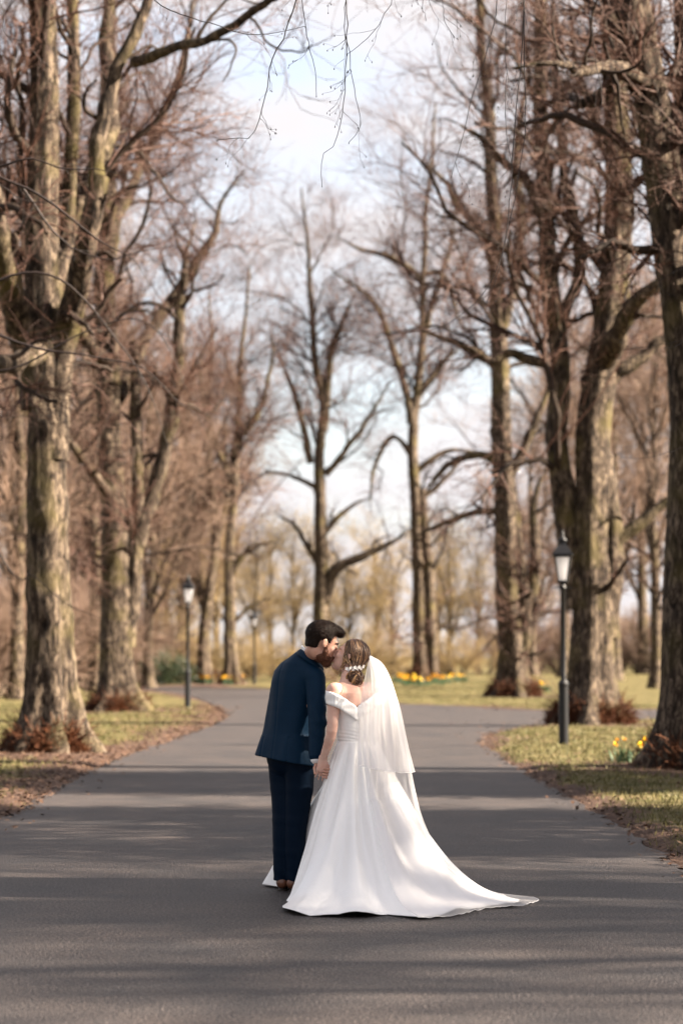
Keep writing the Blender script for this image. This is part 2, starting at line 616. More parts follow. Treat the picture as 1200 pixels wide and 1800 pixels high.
def trunk_mesh(name, path, r0, r1, seed, flare=1.0, ring=0.13, sides=30, off=None, flute=0.13):
    rs = np.random.default_rng(seed)
    p = np.array(path, float)
    L = np.linalg.norm(np.diff(p, axis=0), axis=1).sum()
    S = max(8, int(L / ring))
    c = resample(p, S)
    h = np.linspace(0, L, S)
    c[:, 0] += 0.03 * np.sin(h * 1.3 + seed)
    rad = np.interp(h, [0, L], [r0, r1])
    a = 2 * np.pi * np.arange(sides) / sides
    rr = np.ones((S, sides))
    for k, am in ((3, 0.6), (5, 0.9), (7, 0.7), (11, 0.35)):
        ph = rs.uniform(0, 6.28) + np.cumsum(rs.normal(0, 0.05, S))
        rr += flute * am * np.cos(k * a[None] + ph[:, None]) * (0.45 + flare * 1.5 * np.exp(-h / 0.8))[:, None]
    rr *= (1 + flare * (0.95 * np.exp(-h / 0.32) + 0.22 * np.exp(-h / 1.3)))[:, None]
    for _ in range(int(5 + L * 2.2)):                       # burrs and old branch scars
        hh, aa = rs.uniform(0.3, L), rs.uniform(0, 6.28)
        sz = rs.uniform(0.07, 0.24)
        da = np.angle(np.exp(1j * (a[None] - aa))) * rad[:, None]
        rr += rs.uniform(0.05, 0.26) * np.exp(-((h[:, None] - hh) ** 2 + da ** 2) / sz ** 2) * rs.choice([1, 1, 1, -0.5])
    rr += rs.normal(0, 0.018, rr.shape)
    R = rad[:, None] * rr
    T = nrm(np.gradient(c, axis=0))
    n1 = nrm(np.cross(np.tile([0, 1.0, 0], (S, 1)), T))
    n2 = np.cross(T, n1)
    v = c[:, None] + R[:, :, None] * (np.cos(a)[None, :, None] * n1[:, None] + np.sin(a)[None, :, None] * n2[:, None])
    v[:2, :, 2] -= 0.25 * np.array([1.0, 0.0])[:, None]
    s_, k_ = np.meshgrid(np.arange(S - 1), np.arange(sides), indexing='ij')
    k2 = (k_ + 1) % sides
    q = np.stack([s_ * sides + k_, s_ * sides + k2, (s_ + 1) * sides + k2, (s_ + 1) * sides + k_], -1).reshape(-1, 4)
    return mesh_np(name, v.reshape(-1, 3) - (off if off is not None else 0), q), c, rad


def basal_shoots(root, base, r, n, seed, hmax=1.0):
    rs = np.random.default_rng(seed)
    a = rs.uniform(0, 6.283, n)
    rr = r * rs.uniform(0.95, 1.75, n)
    h = rs.uniform(0.25, 1.0, n) * hmax * np.clip(1.9 - rr / r, 0.25, 1)
    p0 = np.stack([np.cos(a) * rr * 0.85, np.sin(a) * rr * 0.85, rs.uniform(0.0, 0.55, n) * hmax * np.clip(1.75 - rr / r, 0, 1)], 1)
    out = np.stack([np.cos(a), np.sin(a), 0 * a], 1)
    Cv = np.zeros((n, 4, 3))
    d = nrm(out * rs.uniform(0.2, 0.9, n)[:, None] + UP * 0.9 + rs.normal(size=(n, 3)) * 0.3)
    Cv[:, 0] = p0
    for s in range(1, 4):
        d = nrm(d + rs.normal(size=(n, 3)) * 0.22 + np.array([0, 0, -0.12]))
        Cv[:, s] = Cv[:, s - 1] + d * (h / 3)[:, None]
    R = np.linspace(0.009, 0.004, 4)[None] * rs.uniform(0.7, 1.5, n)[:, None]
    v, q = tube_arrays(Cv, R, 3, rs)
    link('basal_shoots', mesh_np('basal_shoots', v, q), M['shoots'], root)


def lime_tree(key, label, Y, trunk, limbs, seed, n1=60, n2=500, n3=3500, n4=0, shoots=500, shoot_h=1.0, twig='twig', bark='bark', twig_r=0.006,
              zmax=None, stems=(), group='bare lime trees along the drive', tl=(0.9, 2.2), flare=1.0):
    """trunk / limbs / stems: ([(px, py, dy), ...], r0, r1), pixel positions turned into places at their own depth"""
    rs = np.random.default_rng(seed)
    bx, by = TREES[key]
    bz = float(ground_z(bx, by)[0])
    off = np.array([bx, by, bz])
    root = thing('lime_tree', label, 'tree', off, group)

    def pts(l):
        return np.array([at(p[0], p[1], Y + (p[2] if len(p) > 2 else 0)) for p in l])
    tp = pts(trunk[0])
    tp[0] = off
    me, c, rad = trunk_mesh('trunk', tp, trunk[1], trunk[2], seed, flare, off=off)
    link('trunk', me, M[bark], root)
    for k, (l, r0, r1) in enumerate(stems):
        me, cc, rr = trunk_mesh('stem', pts(l), r0, r1, seed + 50 + k, 0.0, off=off, sides=20)
        link('stem', me, M[bark], root)
        limbs = list(limbs)
        limbs.append((l, None, (cc, rr)))
    curves, rads = [], []
    S = 22
    curves.append(resample(c[len(c) // 3:], S)); rads.append(np.linspace(rad[len(c) // 3], rad[-1], S))
    for l, r0, r1 in limbs:
        if r0 is None:
            cc, rr = r1
            curves.append(resample(cc, S)); rads.append(np.linspace(rr[0], rr[-1], S))
            continue
        cv = resample(pts(l), S)
        wob = np.cumsum(rs.normal(size=(S, 3)) * np.linalg.norm(cv[-1] - cv[0]) / S * 0.10, axis=0)
        wob -= np.linspace(0, 1, S)[:, None] * wob[-1]
        cv = cv + wob
        tt_ = np.linspace(0, 1, S)
        rd = (r0 * (1 - tt_) ** 0.8 + r1 * 0.9 * tt_ * (1 - tt_ ** 3) + 0.010) * (1 + 0.08 * rs.normal(size=S))
        v, q = tube_arrays(cv[None], rd[None], 12, rs)
        link('limb', mesh_np('limb', v - off, q), M[bark], root)
        curves.append(cv); rads.append(rd)
    L0, R0 = np.array(curves), np.array(rads)
    L1, R1 = spawn(L0, R0, n1, rs, (0.12, 1), (0.16, 0.42), 12, (0.45, 1.2), 0.30, 0.24, 0.42, 0.09, 0.014)
    L2, R2 = spawn(np.concatenate([L1]), R1, n2, rs, (0.15, 1), (0.3, 0.75), 7, (0.4, 1.05), 0.14, 0.24, 0.45, 0.022, 0.007)
    L3, R3 = spawn(L2, R2, n3, rs, (0.1, 1), (0.5 * tl[0], 0.5 * tl[1]), 5, (0.3, 1.0), 0.08, 0.22, 0.55, 0.009, twig_r * 0.8, bend=0.03, absolute=True)
    top = at(600, -40, Y)[2]                                # sparse leading twigs high in the crown
    kp = (L3[:, 0, 2] < top) | (rs.random(len(L3)) < 0.35)
    L3, R3 = L3[kp], R3[kp]
    levels = [(L2, R2, 4), (L3, R3, 3)]
    if n4:
        L4, R4 = spawn(L3, R3, n4, rs, (0.1, 1), (0.25 * tl[0], 0.3 * tl[1]), 4, (0.3, 0.9), 0.05, 0.18, 0.7, 0.008, twig_r * 0.8, absolute=True)
        levels.append((L4, R4, 3))
    v, q = join_tubes([(L1, R1, 6)], rs, off)
    link('branches', mesh_np('branches', v, q), M['branch'], root)['kind'] = 'stuff'
    v, q = join_tubes(levels, rs, off)
    link('crown', mesh_np('crown', v, q), M[twig], root)
    if shoots:
        basal_shoots(root, off, trunk[1] * 1.35, shoots, seed + 9, shoot_h)
    return root


# near left tree
lime_tree('L1', 'thick pale lime tree with rusty shoots at its flared base, nearest on the left', 38,
          ([(85, 1325), (84, 1240), (86, 1000), (82, 850), (78, 700), (74, 560), (76, 380), (74, 150), (74, -150), (80, -500)], 0.35, 0.15),
          [([(66, 720), (45, 600), (15, 470, -1), (-10, 340, -1.5), (-30, 150, -2)], 0.24, 0.12),
           ([(175, 330, -1), (180, 240, -1), (215, 110, -1), (262, 0, -1), (300, -160, -1)], 0.12, 0.07),
           ([(238, 110, -1), (300, 85, -2), (390, 55, -3), (490, -5, -4), (600, -80, -5)], 0.08, 0.03),
           ([(70, 620, -1), (20, 640, -3), (-40, 600, -5), (-160, 560, -7)], 0.15, 0.07),
           ([(70, 560, 0), (120, 420, 1), (165, 300, 2), (190, 160, 3), (190, 0, 3), (200, -200, 3)], 0.16, 0.09)],
          101, 85, 700, 3800, 3600, 2600, 0.6,
          stems=[([(92, 780), (96, 680), (112, 590), (140, 500, -0.5), (160, 400, -1), (178, 310, -1)], 0.25, 0.14),
                 ([(96, 600), (118, 430, 1), (128, 260, 1), (126, 0, 1), (128, -300, 1)], 0.13, 0.08)], tl=(0.8, 2.2))
lime_tree('L2', 'forked lime tree second from the front on the left, rust coloured shoots round its foot', 67,
          ([(208, 1250), (206, 1150), (206, 1040), (200, 900), (192, 720), (186, 500), (190, 250), (192, 0), (195, -150)], 0.42, 0.15),
          [([(240, 960), (268, 840), (285, 720), (296, 610), (320, 480), (345, 380)], 0.24, 0.10),
           ([(205, 700), (260, 600, 2), (330, 490, 3), (375, 430, 3), (385, 360, 3), (430, 300, 3)], 0.20, 0.07),
           ([(190, 640), (130, 560, -2), (110, 440, -3), (60, 330, -4)], 0.2, 0.07),
           ([(190, 470), (240, 330, 2), (290, 220, 3), (330, 90, 3), (350, -60, 3)], 0.16, 0.07),
           ([(200, 880), (140, 800, -2), (90, 740, -3), (20, 720, -4)], 0.14, 0.05)],
          102, 105, 900, 4600, 4200, 2200, 0.8,
          stems=[([(222, 1120), (238, 1000), (243, 900), (238, 760), (240, 600)], 0.22, 0.12)], tl=(1.0, 2.6), twig_r=0.008)
# right side
lime_tree('R1', 'dark shaded lime trunk cut by the right edge, daffodils at its foot', 33,
          ([(1212, 1350), (1216, 1230), (1213, 1080), (1211, 900), (1213, 760), (1208, 600), (1190, 470), (1165, 320), (1136, 150), (1112, 0), (1090, -200), (1085, -450)], 0.36, 0.17),
          [([(1150, 150), (1080, 110, -1), (1020, 125, -2), (980, 110, -3), (900, 120, -3)], 0.09, 0.03),
           ([(1120, 60), (1060, 160, 1), (1020, 182, 1), (1000, 165, 2)], 0.11, 0.06),
           ([(1195, 470), (1240, 330, 0), (1260, 200, 0), (1290, 0, 0)], 0.16, 0.08)],
          103, 60, 480, 2600, 2600, 700, 0.7,
          stems=[([(1222, 640), (1215, 480, 0.6), (1208, 300, 0.7), (1204, 100, 0.7), (1205, -200, 0.7)], 0.25, 0.15)], tl=(0.7, 1.9), twig_r=0.0055)
lime_tree('R2', 'broad multi-stemmed lime tree behind the right hand lamp post', 53.6,
          ([(1038, 1275), (1040, 1180), (1040, 1060), (1036, 960), (1044, 860), (1042, 760), (1052, 660), (1075, 520), (1086, 400), (1080, 200), (1076, 0), (1080, -200)], 0.48, 0.20),
          [([(962, 640), (930, 632), (895, 622), (862, 640), (830, 615), (795, 600), (768, 592)], 0.11, 0.04),
           ([(1070, 965), (1100, 935), (1135, 912), (1180, 880), (1230, 850)], 0.15, 0.07),
           ([(1050, 690), (1090, 650), (1130, 630), (1160, 600), (1220, 560)], 0.17, 0.08),
           ([(1060, 640), (1085, 585, -1), (1110, 540, -1.5), (1150, 505, -2), (1200, 470, -2)], 0.26, 0.12),
           ([(968, 420), (950, 360), (930, 310), (880, 275), (850, 245), (800, 215)], 0.15, 0.05),
           ([(985, 560), (1010, 480), (1000, 380), (985, 300), (975, 150), (970, -50)], 0.13, 0.07),
           ([(1080, 300), (1040, 200), (1010, 120), (1000, 0)], 0.11, 0.06)],
          104, 90, 720, 3800, 3600, 2800, 0.8,
          stems=[([(1015, 1050), (1000, 940), (988, 860), (976, 770), (984, 680), (984, 610), (970, 520), (960, 430), (956, 320), (950, 150), (945, -100)], 0.27, 0.13),
                 ([(1066, 1100), (1074, 980), (1066, 880), (1060, 800)], 0.28, 0.18)], tl=(0.9, 2.4), twig_r=0.007)
lime_tree('R3', 'knobbly lime tree third on the right where the side road turns off', 90,
          ([(903, 1225), (900, 1150), (892, 1070), (890, 960), (884, 820), (878, 660), (873, 500), (866, 350), (858, 200), (845, 60), (840, -60)], 0.50, 0.14),
          [([(880, 650), (845, 628), (800, 600), (765, 590), (720, 560)], 0.17, 0.05),
           ([(882, 810), (835, 798), (795, 812), (765, 840), (745, 870)], 0.18, 0.06),
           ([(870, 470), (845, 400), (805, 352), (788, 320), (740, 280)], 0.2, 0.06),
           ([(905, 1090), (932, 1040), (942, 960), (940, 890), (960, 820)], 0.26, 0.1),
           ([(886, 850), (920, 780), (950, 720), (975, 650)], 0.2, 0.08),
           ([(875, 600), (905, 500), (920, 380), (925, 250), (935, 100)], 0.2, 0.08),
           ([(888, 900), (830, 900), (780, 920), (720, 950)], 0.14, 0.04)],
          105, 95, 780, 3600, 2600, 2200, 0.9, stems=[([(915, 1190), (922, 1100), (915, 1000), (905, 900)], 0.28, 0.18)], tl=(1.2, 3.0), twig_r=0.010)
# far group round the bend
lime_tree('CC', 'tall upright lime tree with a fork, straight behind the couple', 142,
          ([(562, 1200), (563, 1060), (563, 920), (560, 820), (566, 745), (566, 700), (552, 620), (546, 520), (541, 440), (536, 385), (530, 330)], 0.48, 0.05),
          [([(568, 760), (573, 690), (582, 620), (603, 560), (628, 505)], 0.26, 0.08),
           ([(548, 815), (533, 745), (515, 680), (498, 635), (470, 588)], 0.22, 0.07),
           ([(570, 1060), (588, 1000), (620, 982), (655, 965), (690, 950), (722, 928)], 0.36, 0.12),
           ([(572, 835), (602, 798), (640, 755), (665, 715), (690, 665)], 0.2, 0.07),
           ([(566, 940), (590, 912), (620, 890), (650, 875)], 0.2, 0.07),
           ([(560, 860), (510, 835), (470, 830), (430, 850)], 0.15, 0.05),
           ([(563, 1000), (535, 950), (515, 920), (480, 900)], 0.18, 0.06)],
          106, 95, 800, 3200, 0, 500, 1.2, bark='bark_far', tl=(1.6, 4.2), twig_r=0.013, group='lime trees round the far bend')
lime_tree('RC', 'tall lime tree ringed by daffodils on the grass right of the bride', 140,
          ([(740, 1198), (737, 1080), (733, 940), (727, 830), (726, 735), (735, 680), (741, 600), (745, 460), (749, 360), (760, 260), (765, 180)], 0.46, 0.05),
          [([(722, 745), (712, 680), (694, 625), (672, 565), (648, 525), (610, 495), (575, 468)], 0.26, 0.07),
           ([(742, 490), (715, 470), (680, 450), (640, 438), (590, 415)], 0.2, 0.06),
           ([(742, 480), (775, 480), (795, 520), (810, 570), (850, 600)], 0.16, 0.06),
           ([(730, 700), (765, 650), (790, 620), (830, 600)], 0.2, 0.08),
           ([(728, 830), (770, 800), (800, 790), (850, 800)], 0.2, 0.08),
           ([(745, 600), (770, 500), (790, 420), (800, 340)], 0.18, 0.06),
           ([(722, 800), (700, 770), (680, 775), (655, 830), (650, 900)], 0.16, 0.05),
           ([(735, 880), (760, 860), (790, 830), (820, 800)], 0.18, 0.06)],
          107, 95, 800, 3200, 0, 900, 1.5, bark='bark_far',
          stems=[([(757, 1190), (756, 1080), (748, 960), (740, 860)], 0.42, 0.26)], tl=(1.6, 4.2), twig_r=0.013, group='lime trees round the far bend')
lime_tree('L4', 'dark slender lime tree with a long side limb left of the groom', 128,
          ([(406, 1204), (405, 1100), (402, 1000), (408, 900), (415, 800), (420, 680), (430, 560), (440, 470)], 0.34, 0.05),
          [([(404, 1010), (430, 975), (460, 955), (495, 950)], 0.2, 0.07),
           ([(405, 1100), (425, 1080), (450, 1060), (480, 1050)], 0.13, 0.05),
           ([(410, 850), (380, 780), (360, 700), (350, 600)], 0.17, 0.06),
           ([(415, 780), (450, 730), (470, 660), (480, 580)], 0.16, 0.06)],
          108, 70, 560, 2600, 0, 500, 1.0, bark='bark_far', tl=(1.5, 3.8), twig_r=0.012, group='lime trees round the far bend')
lime_tree('L3', 'pale sunlit lime tree with a leaning fork between the left lamp posts', 132,
          ([(360, 1200), (360, 1110), (368, 1040), (380, 960), (372, 860), (365, 740), (372, 620), (368, 520)], 0.36, 0.05),
          [([(364, 1080), (345, 1000), (342, 920), (335, 830), (330, 720), (320, 600)], 0.28, 0.10),
           ([(378, 950), (400, 880), (410, 800), (440, 720)], 0.18, 0.06)],
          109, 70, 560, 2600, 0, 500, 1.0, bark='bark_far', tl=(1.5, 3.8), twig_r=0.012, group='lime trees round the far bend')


# two limes level with the couple, out of the frame: their drooping twigs hang in and their shadows cross the drive
def overhead_tree(key, label, seed, side, limb_pts, hangers):
    rs = np.random.default_rng(seed)
    bx, by = TREES[key]
    off = np.array([bx, by, float(ground_z(bx, by)[0])])
    root = thing('lime_tree', label, 'tree', off, 'bare lime trees along the drive')
    tp = off + np.array([[0, 0, 0], [0.05, 0.1, 3], [-0.1 * side, 0, 7], [0.1, 0.2, 12], [0, 0, 18], [0.3, 0, 24]])
    me, c, rad = trunk_mesh('trunk', tp, 0.52, 0.14, seed, 1.0, off=off)
    link('trunk', me, M['bark'], root)
    curves, rads = [resample(c[40:], 22)], [np.linspace(0.42, 0.12, 22)]
    for lp, r0, r1 in limb_pts:
        cv = resample(np.array(lp, float), 22) + 0
        cv[1:-1] += rs.normal(size=(20, 3)) * 0.04
        rd = np.linspace(r0, r1, 22)
        v, q = tube_arrays(cv[None], rd[None], 10, rs)
        link('limb', mesh_np('limb', v - off, q), M['bark'], root)
        curves.append(cv); rads.append(rd)
    L0, R0 = np.array(curves), np.array(rads)
    L1, R1 = spawn(L0, R0, 60, rs, (0.15, 1), (0.2, 0.42), 12, (0.5, 1.2), 0.3, 0.18, 0.5, 0.12, 0.02)
    keep = np.ones(len(L1), bool)
    for k in range(len(L1)):                                # keep the branch fan above the sight line over the couple
        y = np.maximum(L1[k, :, 1], 0.5)
        if ((L1[k, :, 2] < 1.9 + 0.29 * y) & (np.abs(L1[k, :, 0]) < 0.145 * y + 0.3)).any():
            keep[k] = False
    L1, R1 = L1[keep], R1[keep]
    L2, R2 = spawn(L1, R1, 450, rs, (0.15, 1), (0.3, 0.6), 7, (0.4, 1.0), 0.1, 0.18, 0.6, 0.03, 0.006)
    L3, R3 = spawn(L2, R2, 2500, rs, (0.1, 1), (0.3, 0.9), 5, (0.3, 0.9), 0.0, 0.2, 0.6, 0.01, 0.003, absolute=True)

    def clear(Lx, Rx):
        y = np.maximum(Lx[:, :, 1], 0.5)
        bad = ((Lx[:, :, 2] < 1.75 + 0.272 * y) & (np.abs(Lx[:, :, 0]) < 0.142 * y + 0.1)).any(1)
        return Lx[~bad], Rx[~bad]
    L2, R2 = clear(L2, R2)
    L3, R3 = clear(L3, R3)
    v, q = join_tubes([(L1, R1, 6)], rs, off)
    link('branches', mesh_np('branches', v, q), M['branch'], root)['kind'] = 'stuff'
    v, q = join_tubes([(L2, R2, 4), (L3, R3, 3)], rs, off)
    link('crown', mesh_np('crown', v, q), M['twig'], root)
    # the twigs that hang into view, each with side shoots and buds
    for (pl, Yh, r0) in hangers:
        p = np.array([at(x, y, Yh + dy) for x, y, dy in [(a + (0,))[:3] for a in pl]])
        S = 26
        cv = resample(p, S)
        cv[1:-1] += np.cumsum(rs.normal(size=(S - 2, 3)) * 0.006, axis=0) * np.sin(np.linspace(0, np.pi, S - 2))[:, None]
        rd = np.linspace(r0 * 0.62, 0.0018, S)
        Ls = np.linalg.norm(np.diff(cv, axis=0), axis=1).sum()
        A, RA = spawn(cv[None], rd[None], max(4, int(Ls * 4)), rs, (0.1, 0.97), (0.12, 0.42), 8, (0.4, 1.0), -0.25, 0.2, 0.7, 0.0028, 0.0016, absolute=True)
        B, RB = spawn(A, RA, max(6, int(Ls * 6)), rs, (0.3, 1.0), (0.03, 0.12), 4, (0.4, 1.0), -0.1, 0.2, 0.8, 0.0022, 0.0014, absolute=True)
        ends = np.concatenate([A[:, -1], B[:, -1], cv[-1:]])
        bd = np.repeat(ends[:, None], 3, 1) + np.array([0, 0, -1.0])[None, None] * np.array([0, 0.006, 0.013])[None, :, None]
        bR = np.tile(np.array([[0.0016, 0.0042, 0.001]]), (len(bd), 1))
        v, q = join_tubes([(cv[None], rd[None], 6), (A, RA, 4), (B, RB, 3), (bd, bR, 4)], rs, off)
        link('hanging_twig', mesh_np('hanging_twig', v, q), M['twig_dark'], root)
    return root


z0 = at(600, 0, 16)[2]
overhead_tree('L0', 'lime tree whose thin budded twigs droop into the top centre and left', 201, -1,
              [([(-6.3, 15, 6.0), (-4.5, 15.5, 7.6), (-2.5, 16, 7.9), (-0.6, 16.5, 7.3), (0.6, 16.5, 7.0)], 0.16, 0.02),
               ([(-6.3, 15, 8.0), (-5, 18, 10.5), (-3.5, 21, 12.5), (-2, 23, 14)], 0.18, 0.05),
               ([(-6.3, 15, 7.0), (-7.5, 12, 10), (-8.5, 10, 13)], 0.18, 0.05)],
              [([(540, -140), (522, 0), (507, 55), (482, 108), (470, 160), (457, 212), (441, 243), (414, 243), (382, 246)], 16.0, 0.010),
               ([(525, -120), (530, 10), (543, 75), (553, 120), (556, 168)], 16.2, 0.006),
               ([(600, -150), (602, 0), (596, 110), (590, 200), (579, 258), (563, 272), (566, 326)], 15.8, 0.008),
               ([(615, -150), (606, 40), (618, 105), (626, 175), (634, 222), (613, 250)], 16.0, 0.006),
               ([(665, -120), (690, -20), (668, 45), (640, 75), (610, 95)], 16.4, 0.005),
               ([(730, -120), (735, 5), (745, 20), (748, 34)], 16.6, 0.004),
               ([(775, -60), (776, 0), (782, 40), (797, 64)], 16.6, 0.004),
               ([(200, -140), (265, 2), (330, 34), (395, 50), (440, 61), (500, 54), (536, 46)], 17.0, 0.008),
               ([(-30, -60), (5, 10), (20, 60), (45, 80), (90, 120)], 18.0, 0.005),
               ([(-120, 250), (-20, 300), (60, 335), (120, 378), (180, 425), (232, 452), (262, 500)], 25.0, 0.040),
               ([(-100, 300), (0, 292), (50, 282), (110, 300), (180, 298), (250, 318)], 24.0, 0.026),
               ([(-100, 280), (-10, 315), (40, 350), (90, 352), (140, 330)], 26.0, 0.026),
               ([(40, 330), (110, 420), (190, 455), (240, 445), (320, 430)], 27.0, 0.024),
               ([(-80, 560), (60, 610), (150, 625), (250, 640), (310, 700), (370, 745)], 27.0, 0.030),
               ([(-80, 640), (20, 650), (130, 590), (230, 560), (290, 600), (330, 690)], 29.0, 0.028),
               ([(-60, 880), (30, 1010), (60, 1005), (120, 1060), (200, 1095)], 30.0, 0.020),
               ([(-60, 520), (40, 480), (120, 500), (200, 590), (260, 680), (300, 800)], 28.0, 0.030)])
overhead_tree('R0', 'lime tree whose long thin twigs hang down at the upper right', 202, 1,
              [([(6.4, 15.5, 6.2), (5.0, 17, 7.8), (3.3, 17, 8.0), (1.6, 17.2, 7.4), (0.9, 17.3, 7.1)], 0.15, 0.02),
               ([(6.4, 15.5, 8.5), (6, 20, 11), (5, 23, 13), (4, 25, 15)], 0.18, 0.05),
               ([(6.4, 15.5, 7.5), (7.5, 14, 10), (8, 11, 13)], 0.18, 0.05)],
              [([(880, -140), (869, 0), (850, 85), (838, 130), (822, 190), (807, 255), (793, 310)], 17.0, 0.006),
               ([(916, -150), (918, 0), (917, 150), (911, 255), (898, 335), (885, 420), (868, 500), (850, 540)], 17.2, 0.007),
               ([(895, -100), (892, 40), (890, 180), (893, 250), (901, 300)], 17.3, 0.004),
               ([(1030, -120), (1033, 20), (1042, 90), (1055, 150), (1057, 180)], 17.0, 0.004),
               ([(925, -120), (921, 0), (905, 250), (886, 440), (850, 520), (800, 562), (765, 580), (720, 583)], 17.4, 0.007),
               ([(1290, 560), (1230, 585), (1180, 604), (1130, 612), (1095, 615)], 20.0, 0.005),
               ([(1290, 700), (1230, 770), (1180, 795), (1130, 806), (1090, 803)], 22.0, 0.005),
               ([(1290, 490), (1210, 470), (1165, 490), (1150, 520)], 20.0, 0.005)])

# ---------------------------------------------------------------- woodland behind
def generic_tree(name, H, seed, n1, n2, n3, twig, bark, low=0.2, spread=0.34, r0=0.3, twr=0.014, tl=(1.2, 3.0), nl=9):
    """a prototype bare tree standing at the origin: trunk, branches, crown"""
    rs = np.random.default_rng(seed)
    root = thing(name, 'prototype', 'tree', (0, 0, 0))
    tp = np.array([[0, 0, 0], [0.1, 0, H * 0.2], [-0.15, 0.1, H * 0.45], [0.1, -0.1, H * 0.7], [0.0, 0.2, H]])
    me, c, rad = trunk_mesh('trunk', tp, r0, 0.05, seed, 0.7, ring=0.3, sides=14)
    link('trunk', me, M[bark], root)
    c0 = resample(c, 22)[None]
    R0 = np.linspace(r0, 0.05, 22)[None]
    L1, R1 = spawn(c0, R0, nl, rs, (low, 0.8), (spread, spread * 1.8), 14, (0.35, 0.9), 0.35, 0.10, 0.6, 0.2, 0.05)
    L2, R2 = spawn(np.concatenate([L1, resample(c, 14)[None]]), np.concatenate([R1, np.linspace(r0, .05, 14)[None]]), n1, rs, (0.15, 1), (0.15, 0.4), 9, (0.4, 1.1), 0.2, 0.16, 0.55, 0.09, 0.02)
    L3, R3 = spawn(L2, R2, n2, rs, (0.1, 1), (0.3, 0.8), 6, (0.4, 1.0), 0.1, 0.2, 0.6, 0.035, twr)
    L4, R4 = spawn(L3, R3, n3, rs, (0.1, 1), (0.5 * tl[0], 0.5 * tl[1]), 4, (0.3, 1.0), 0.05, 0.2, 0.6, 0.015, twr * 0.8, absolute=True)
    v, q = join_tubes([(L1, R1, 8), (L2, R2, 5)], rs, 0)
    link('branches', mesh_np('branches', v, q), M['branch' if twig == 'twig_wood' else bark], root)['kind'] = 'stuff'
    v, q = join_tubes([(L3, R3, 3), (L4, R4, 3)], rs, 0)
    link('crown', mesh_np('crown', v, q), M[twig], root)
    return root


def shrub(name, H, W, seed, n, twig, nst=14):
    rs = np.random.default_rng(seed)
    root = thing(name, 'prototype', 'shrub', (0, 0, 0))
    st = np.zeros((nst, 10, 3))
    a = rs.uniform(0, 6.28, nst)
    d = nrm(np.stack([np.cos(a) * rs.uniform(.2, 1, nst), np.sin(a) * rs.uniform(.2, 1, nst), rs.uniform(0.7, 1.4, nst)], 1))
    P = np.stack([np.cos(a), np.sin(a), 0 * a], 1) * W * 0.12
    st[:, 0] = P
    for s in range(1, 10):
        d = nrm(d + rs.normal(size=d.shape) * 0.13)
        P = P + d * (H * rs.uniform(0.6, 1.1, nst) / 9)[:, None]
        st[:, s] = P
    R = np.linspace(0.07, 0.02, 10)[None] * rs.uniform(0.6, 1.5, nst)[:, None]
    L2, R2 = spawn(st, R, nst * 10, rs, (0.1, 1), (0.2, 0.5), 7, (0.4, 1.1), 0.1, 0.2, 0.6, 0.04, 0.012)
    L3, R3 = spawn(L2, R2, n, rs, (0.1, 1), (0.5, 1.8), 4, (0.3, 1.0), 0.05, 0.2, 0.6, 0.018, 0.011, absolute=True)
    v, q = join_tubes([(st, R, 5)], rs, 0)
    link('stems', mesh_np('stems', v, q), M['bark_far'], root)
    v, q = join_tubes([(L2, R2, 3), (L3, R3, 3)], rs, 0)
    link('twigs', mesh_np('twigs', v, q), M[twig], root)
    return root


protos = [generic_tree('woodland_tree', 21, 301, 100, 850, 3300, 'twig_wood', 'bark_far'),
          generic_tree('woodland_tree', 18, 302, 100, 850, 3300, 'twig_wood', 'bark_far', low=0.12, spread=0.4),
          generic_tree('woodland_tree', 15, 303, 80, 650, 2400, 'twig_gold', 'bark_far', low=0.08, spread=0.45, r0=0.24)]
shrubs = [shrub('bare_shrub', 6.5, 4, 311, 1500, 'twig_gold'), shrub('bare_shrub', 4.5, 4, 312, 1400, 'twig_gold'), shrub('bare_shrub', 5.0, 4, 313, 2200, 'twig_wood')]
first = {}


def place(proto, x, y, sc, rz, label, group, cat=None):
    if id(proto) not in first:
        o = proto
        first[id(proto)] = 1
    else:
        o = copy_tree(proto)
    o.location = (x, y, -0.05)
    o.rotation_euler = (0, 0, rz)
    o.scale = (sc, sc, sc)
    o['label'] = label
    o['group'] = group
    if cat:
        o['category'] = cat
    return o


rp = random.Random(5)
WL = 'bare brown woodland tree in the thicket behind the left avenue trees'
# left wood: (pixel x, distance, prototype, scale)
for px, Y, k, sc in [(30, 84, 0, 0.8), (165, 100, 0, 0.85), (20, 112, 1, 0.9), (150, 128, 1, 0.95), (262, 118, 1, 0.8),
                     (70, 135, 0, 1.2), (235, 150, 1, 1.15), (320, 150, 1, 1.0), (130, 170, 0, 1.3), (290, 190, 0, 1.1),
                     (400, 200, 1, 1.0), (60, 210, 0, 1.4), (-30, 150, 1, 1.3)]:
    p = at(px, 1150, Y)
    place(protos[k], p[0], Y, sc * rp.uniform(0.93, 1.07), rp.uniform(0, 6.28), WL, 'woodland trees at the left')
WR = 'bare brown woodland tree in the thicket behind the right avenue trees'
for px, Y, k, sc in [(1150, 112, 0, 0.95), (1080, 145, 1, 1.1), (990, 170, 0, 1.15), (1200, 150, 0, 1.25), (935, 190, 1, 1.15), (1040, 205, 0, 1.35),
                     (885, 215, 0, 0.8), (1130, 200, 1, 1.5)]:
    p = at(px, 1150, Y)
    place(protos[k], p[0], Y, sc * rp.uniform(0.93, 1.07), rp.uniform(0, 6.28), WR, 'woodland trees at the right')
WN = 'unseen bare tree added at the right, its twigs filtering sun over couple and asphalt'
for x, y, k, sc in [(23.4, 12.15, 0, 0.93), (28.5, 11.5, 1, 1.05)]:  # unseen trees added to thin the sun reaching the couple and near drive
    place(protos[k], x, y, sc, rp.uniform(0, 6.28), WN, 'added shade trees at the right')
WC = 'low golden bare tree in the sunlit belt behind the far bend'
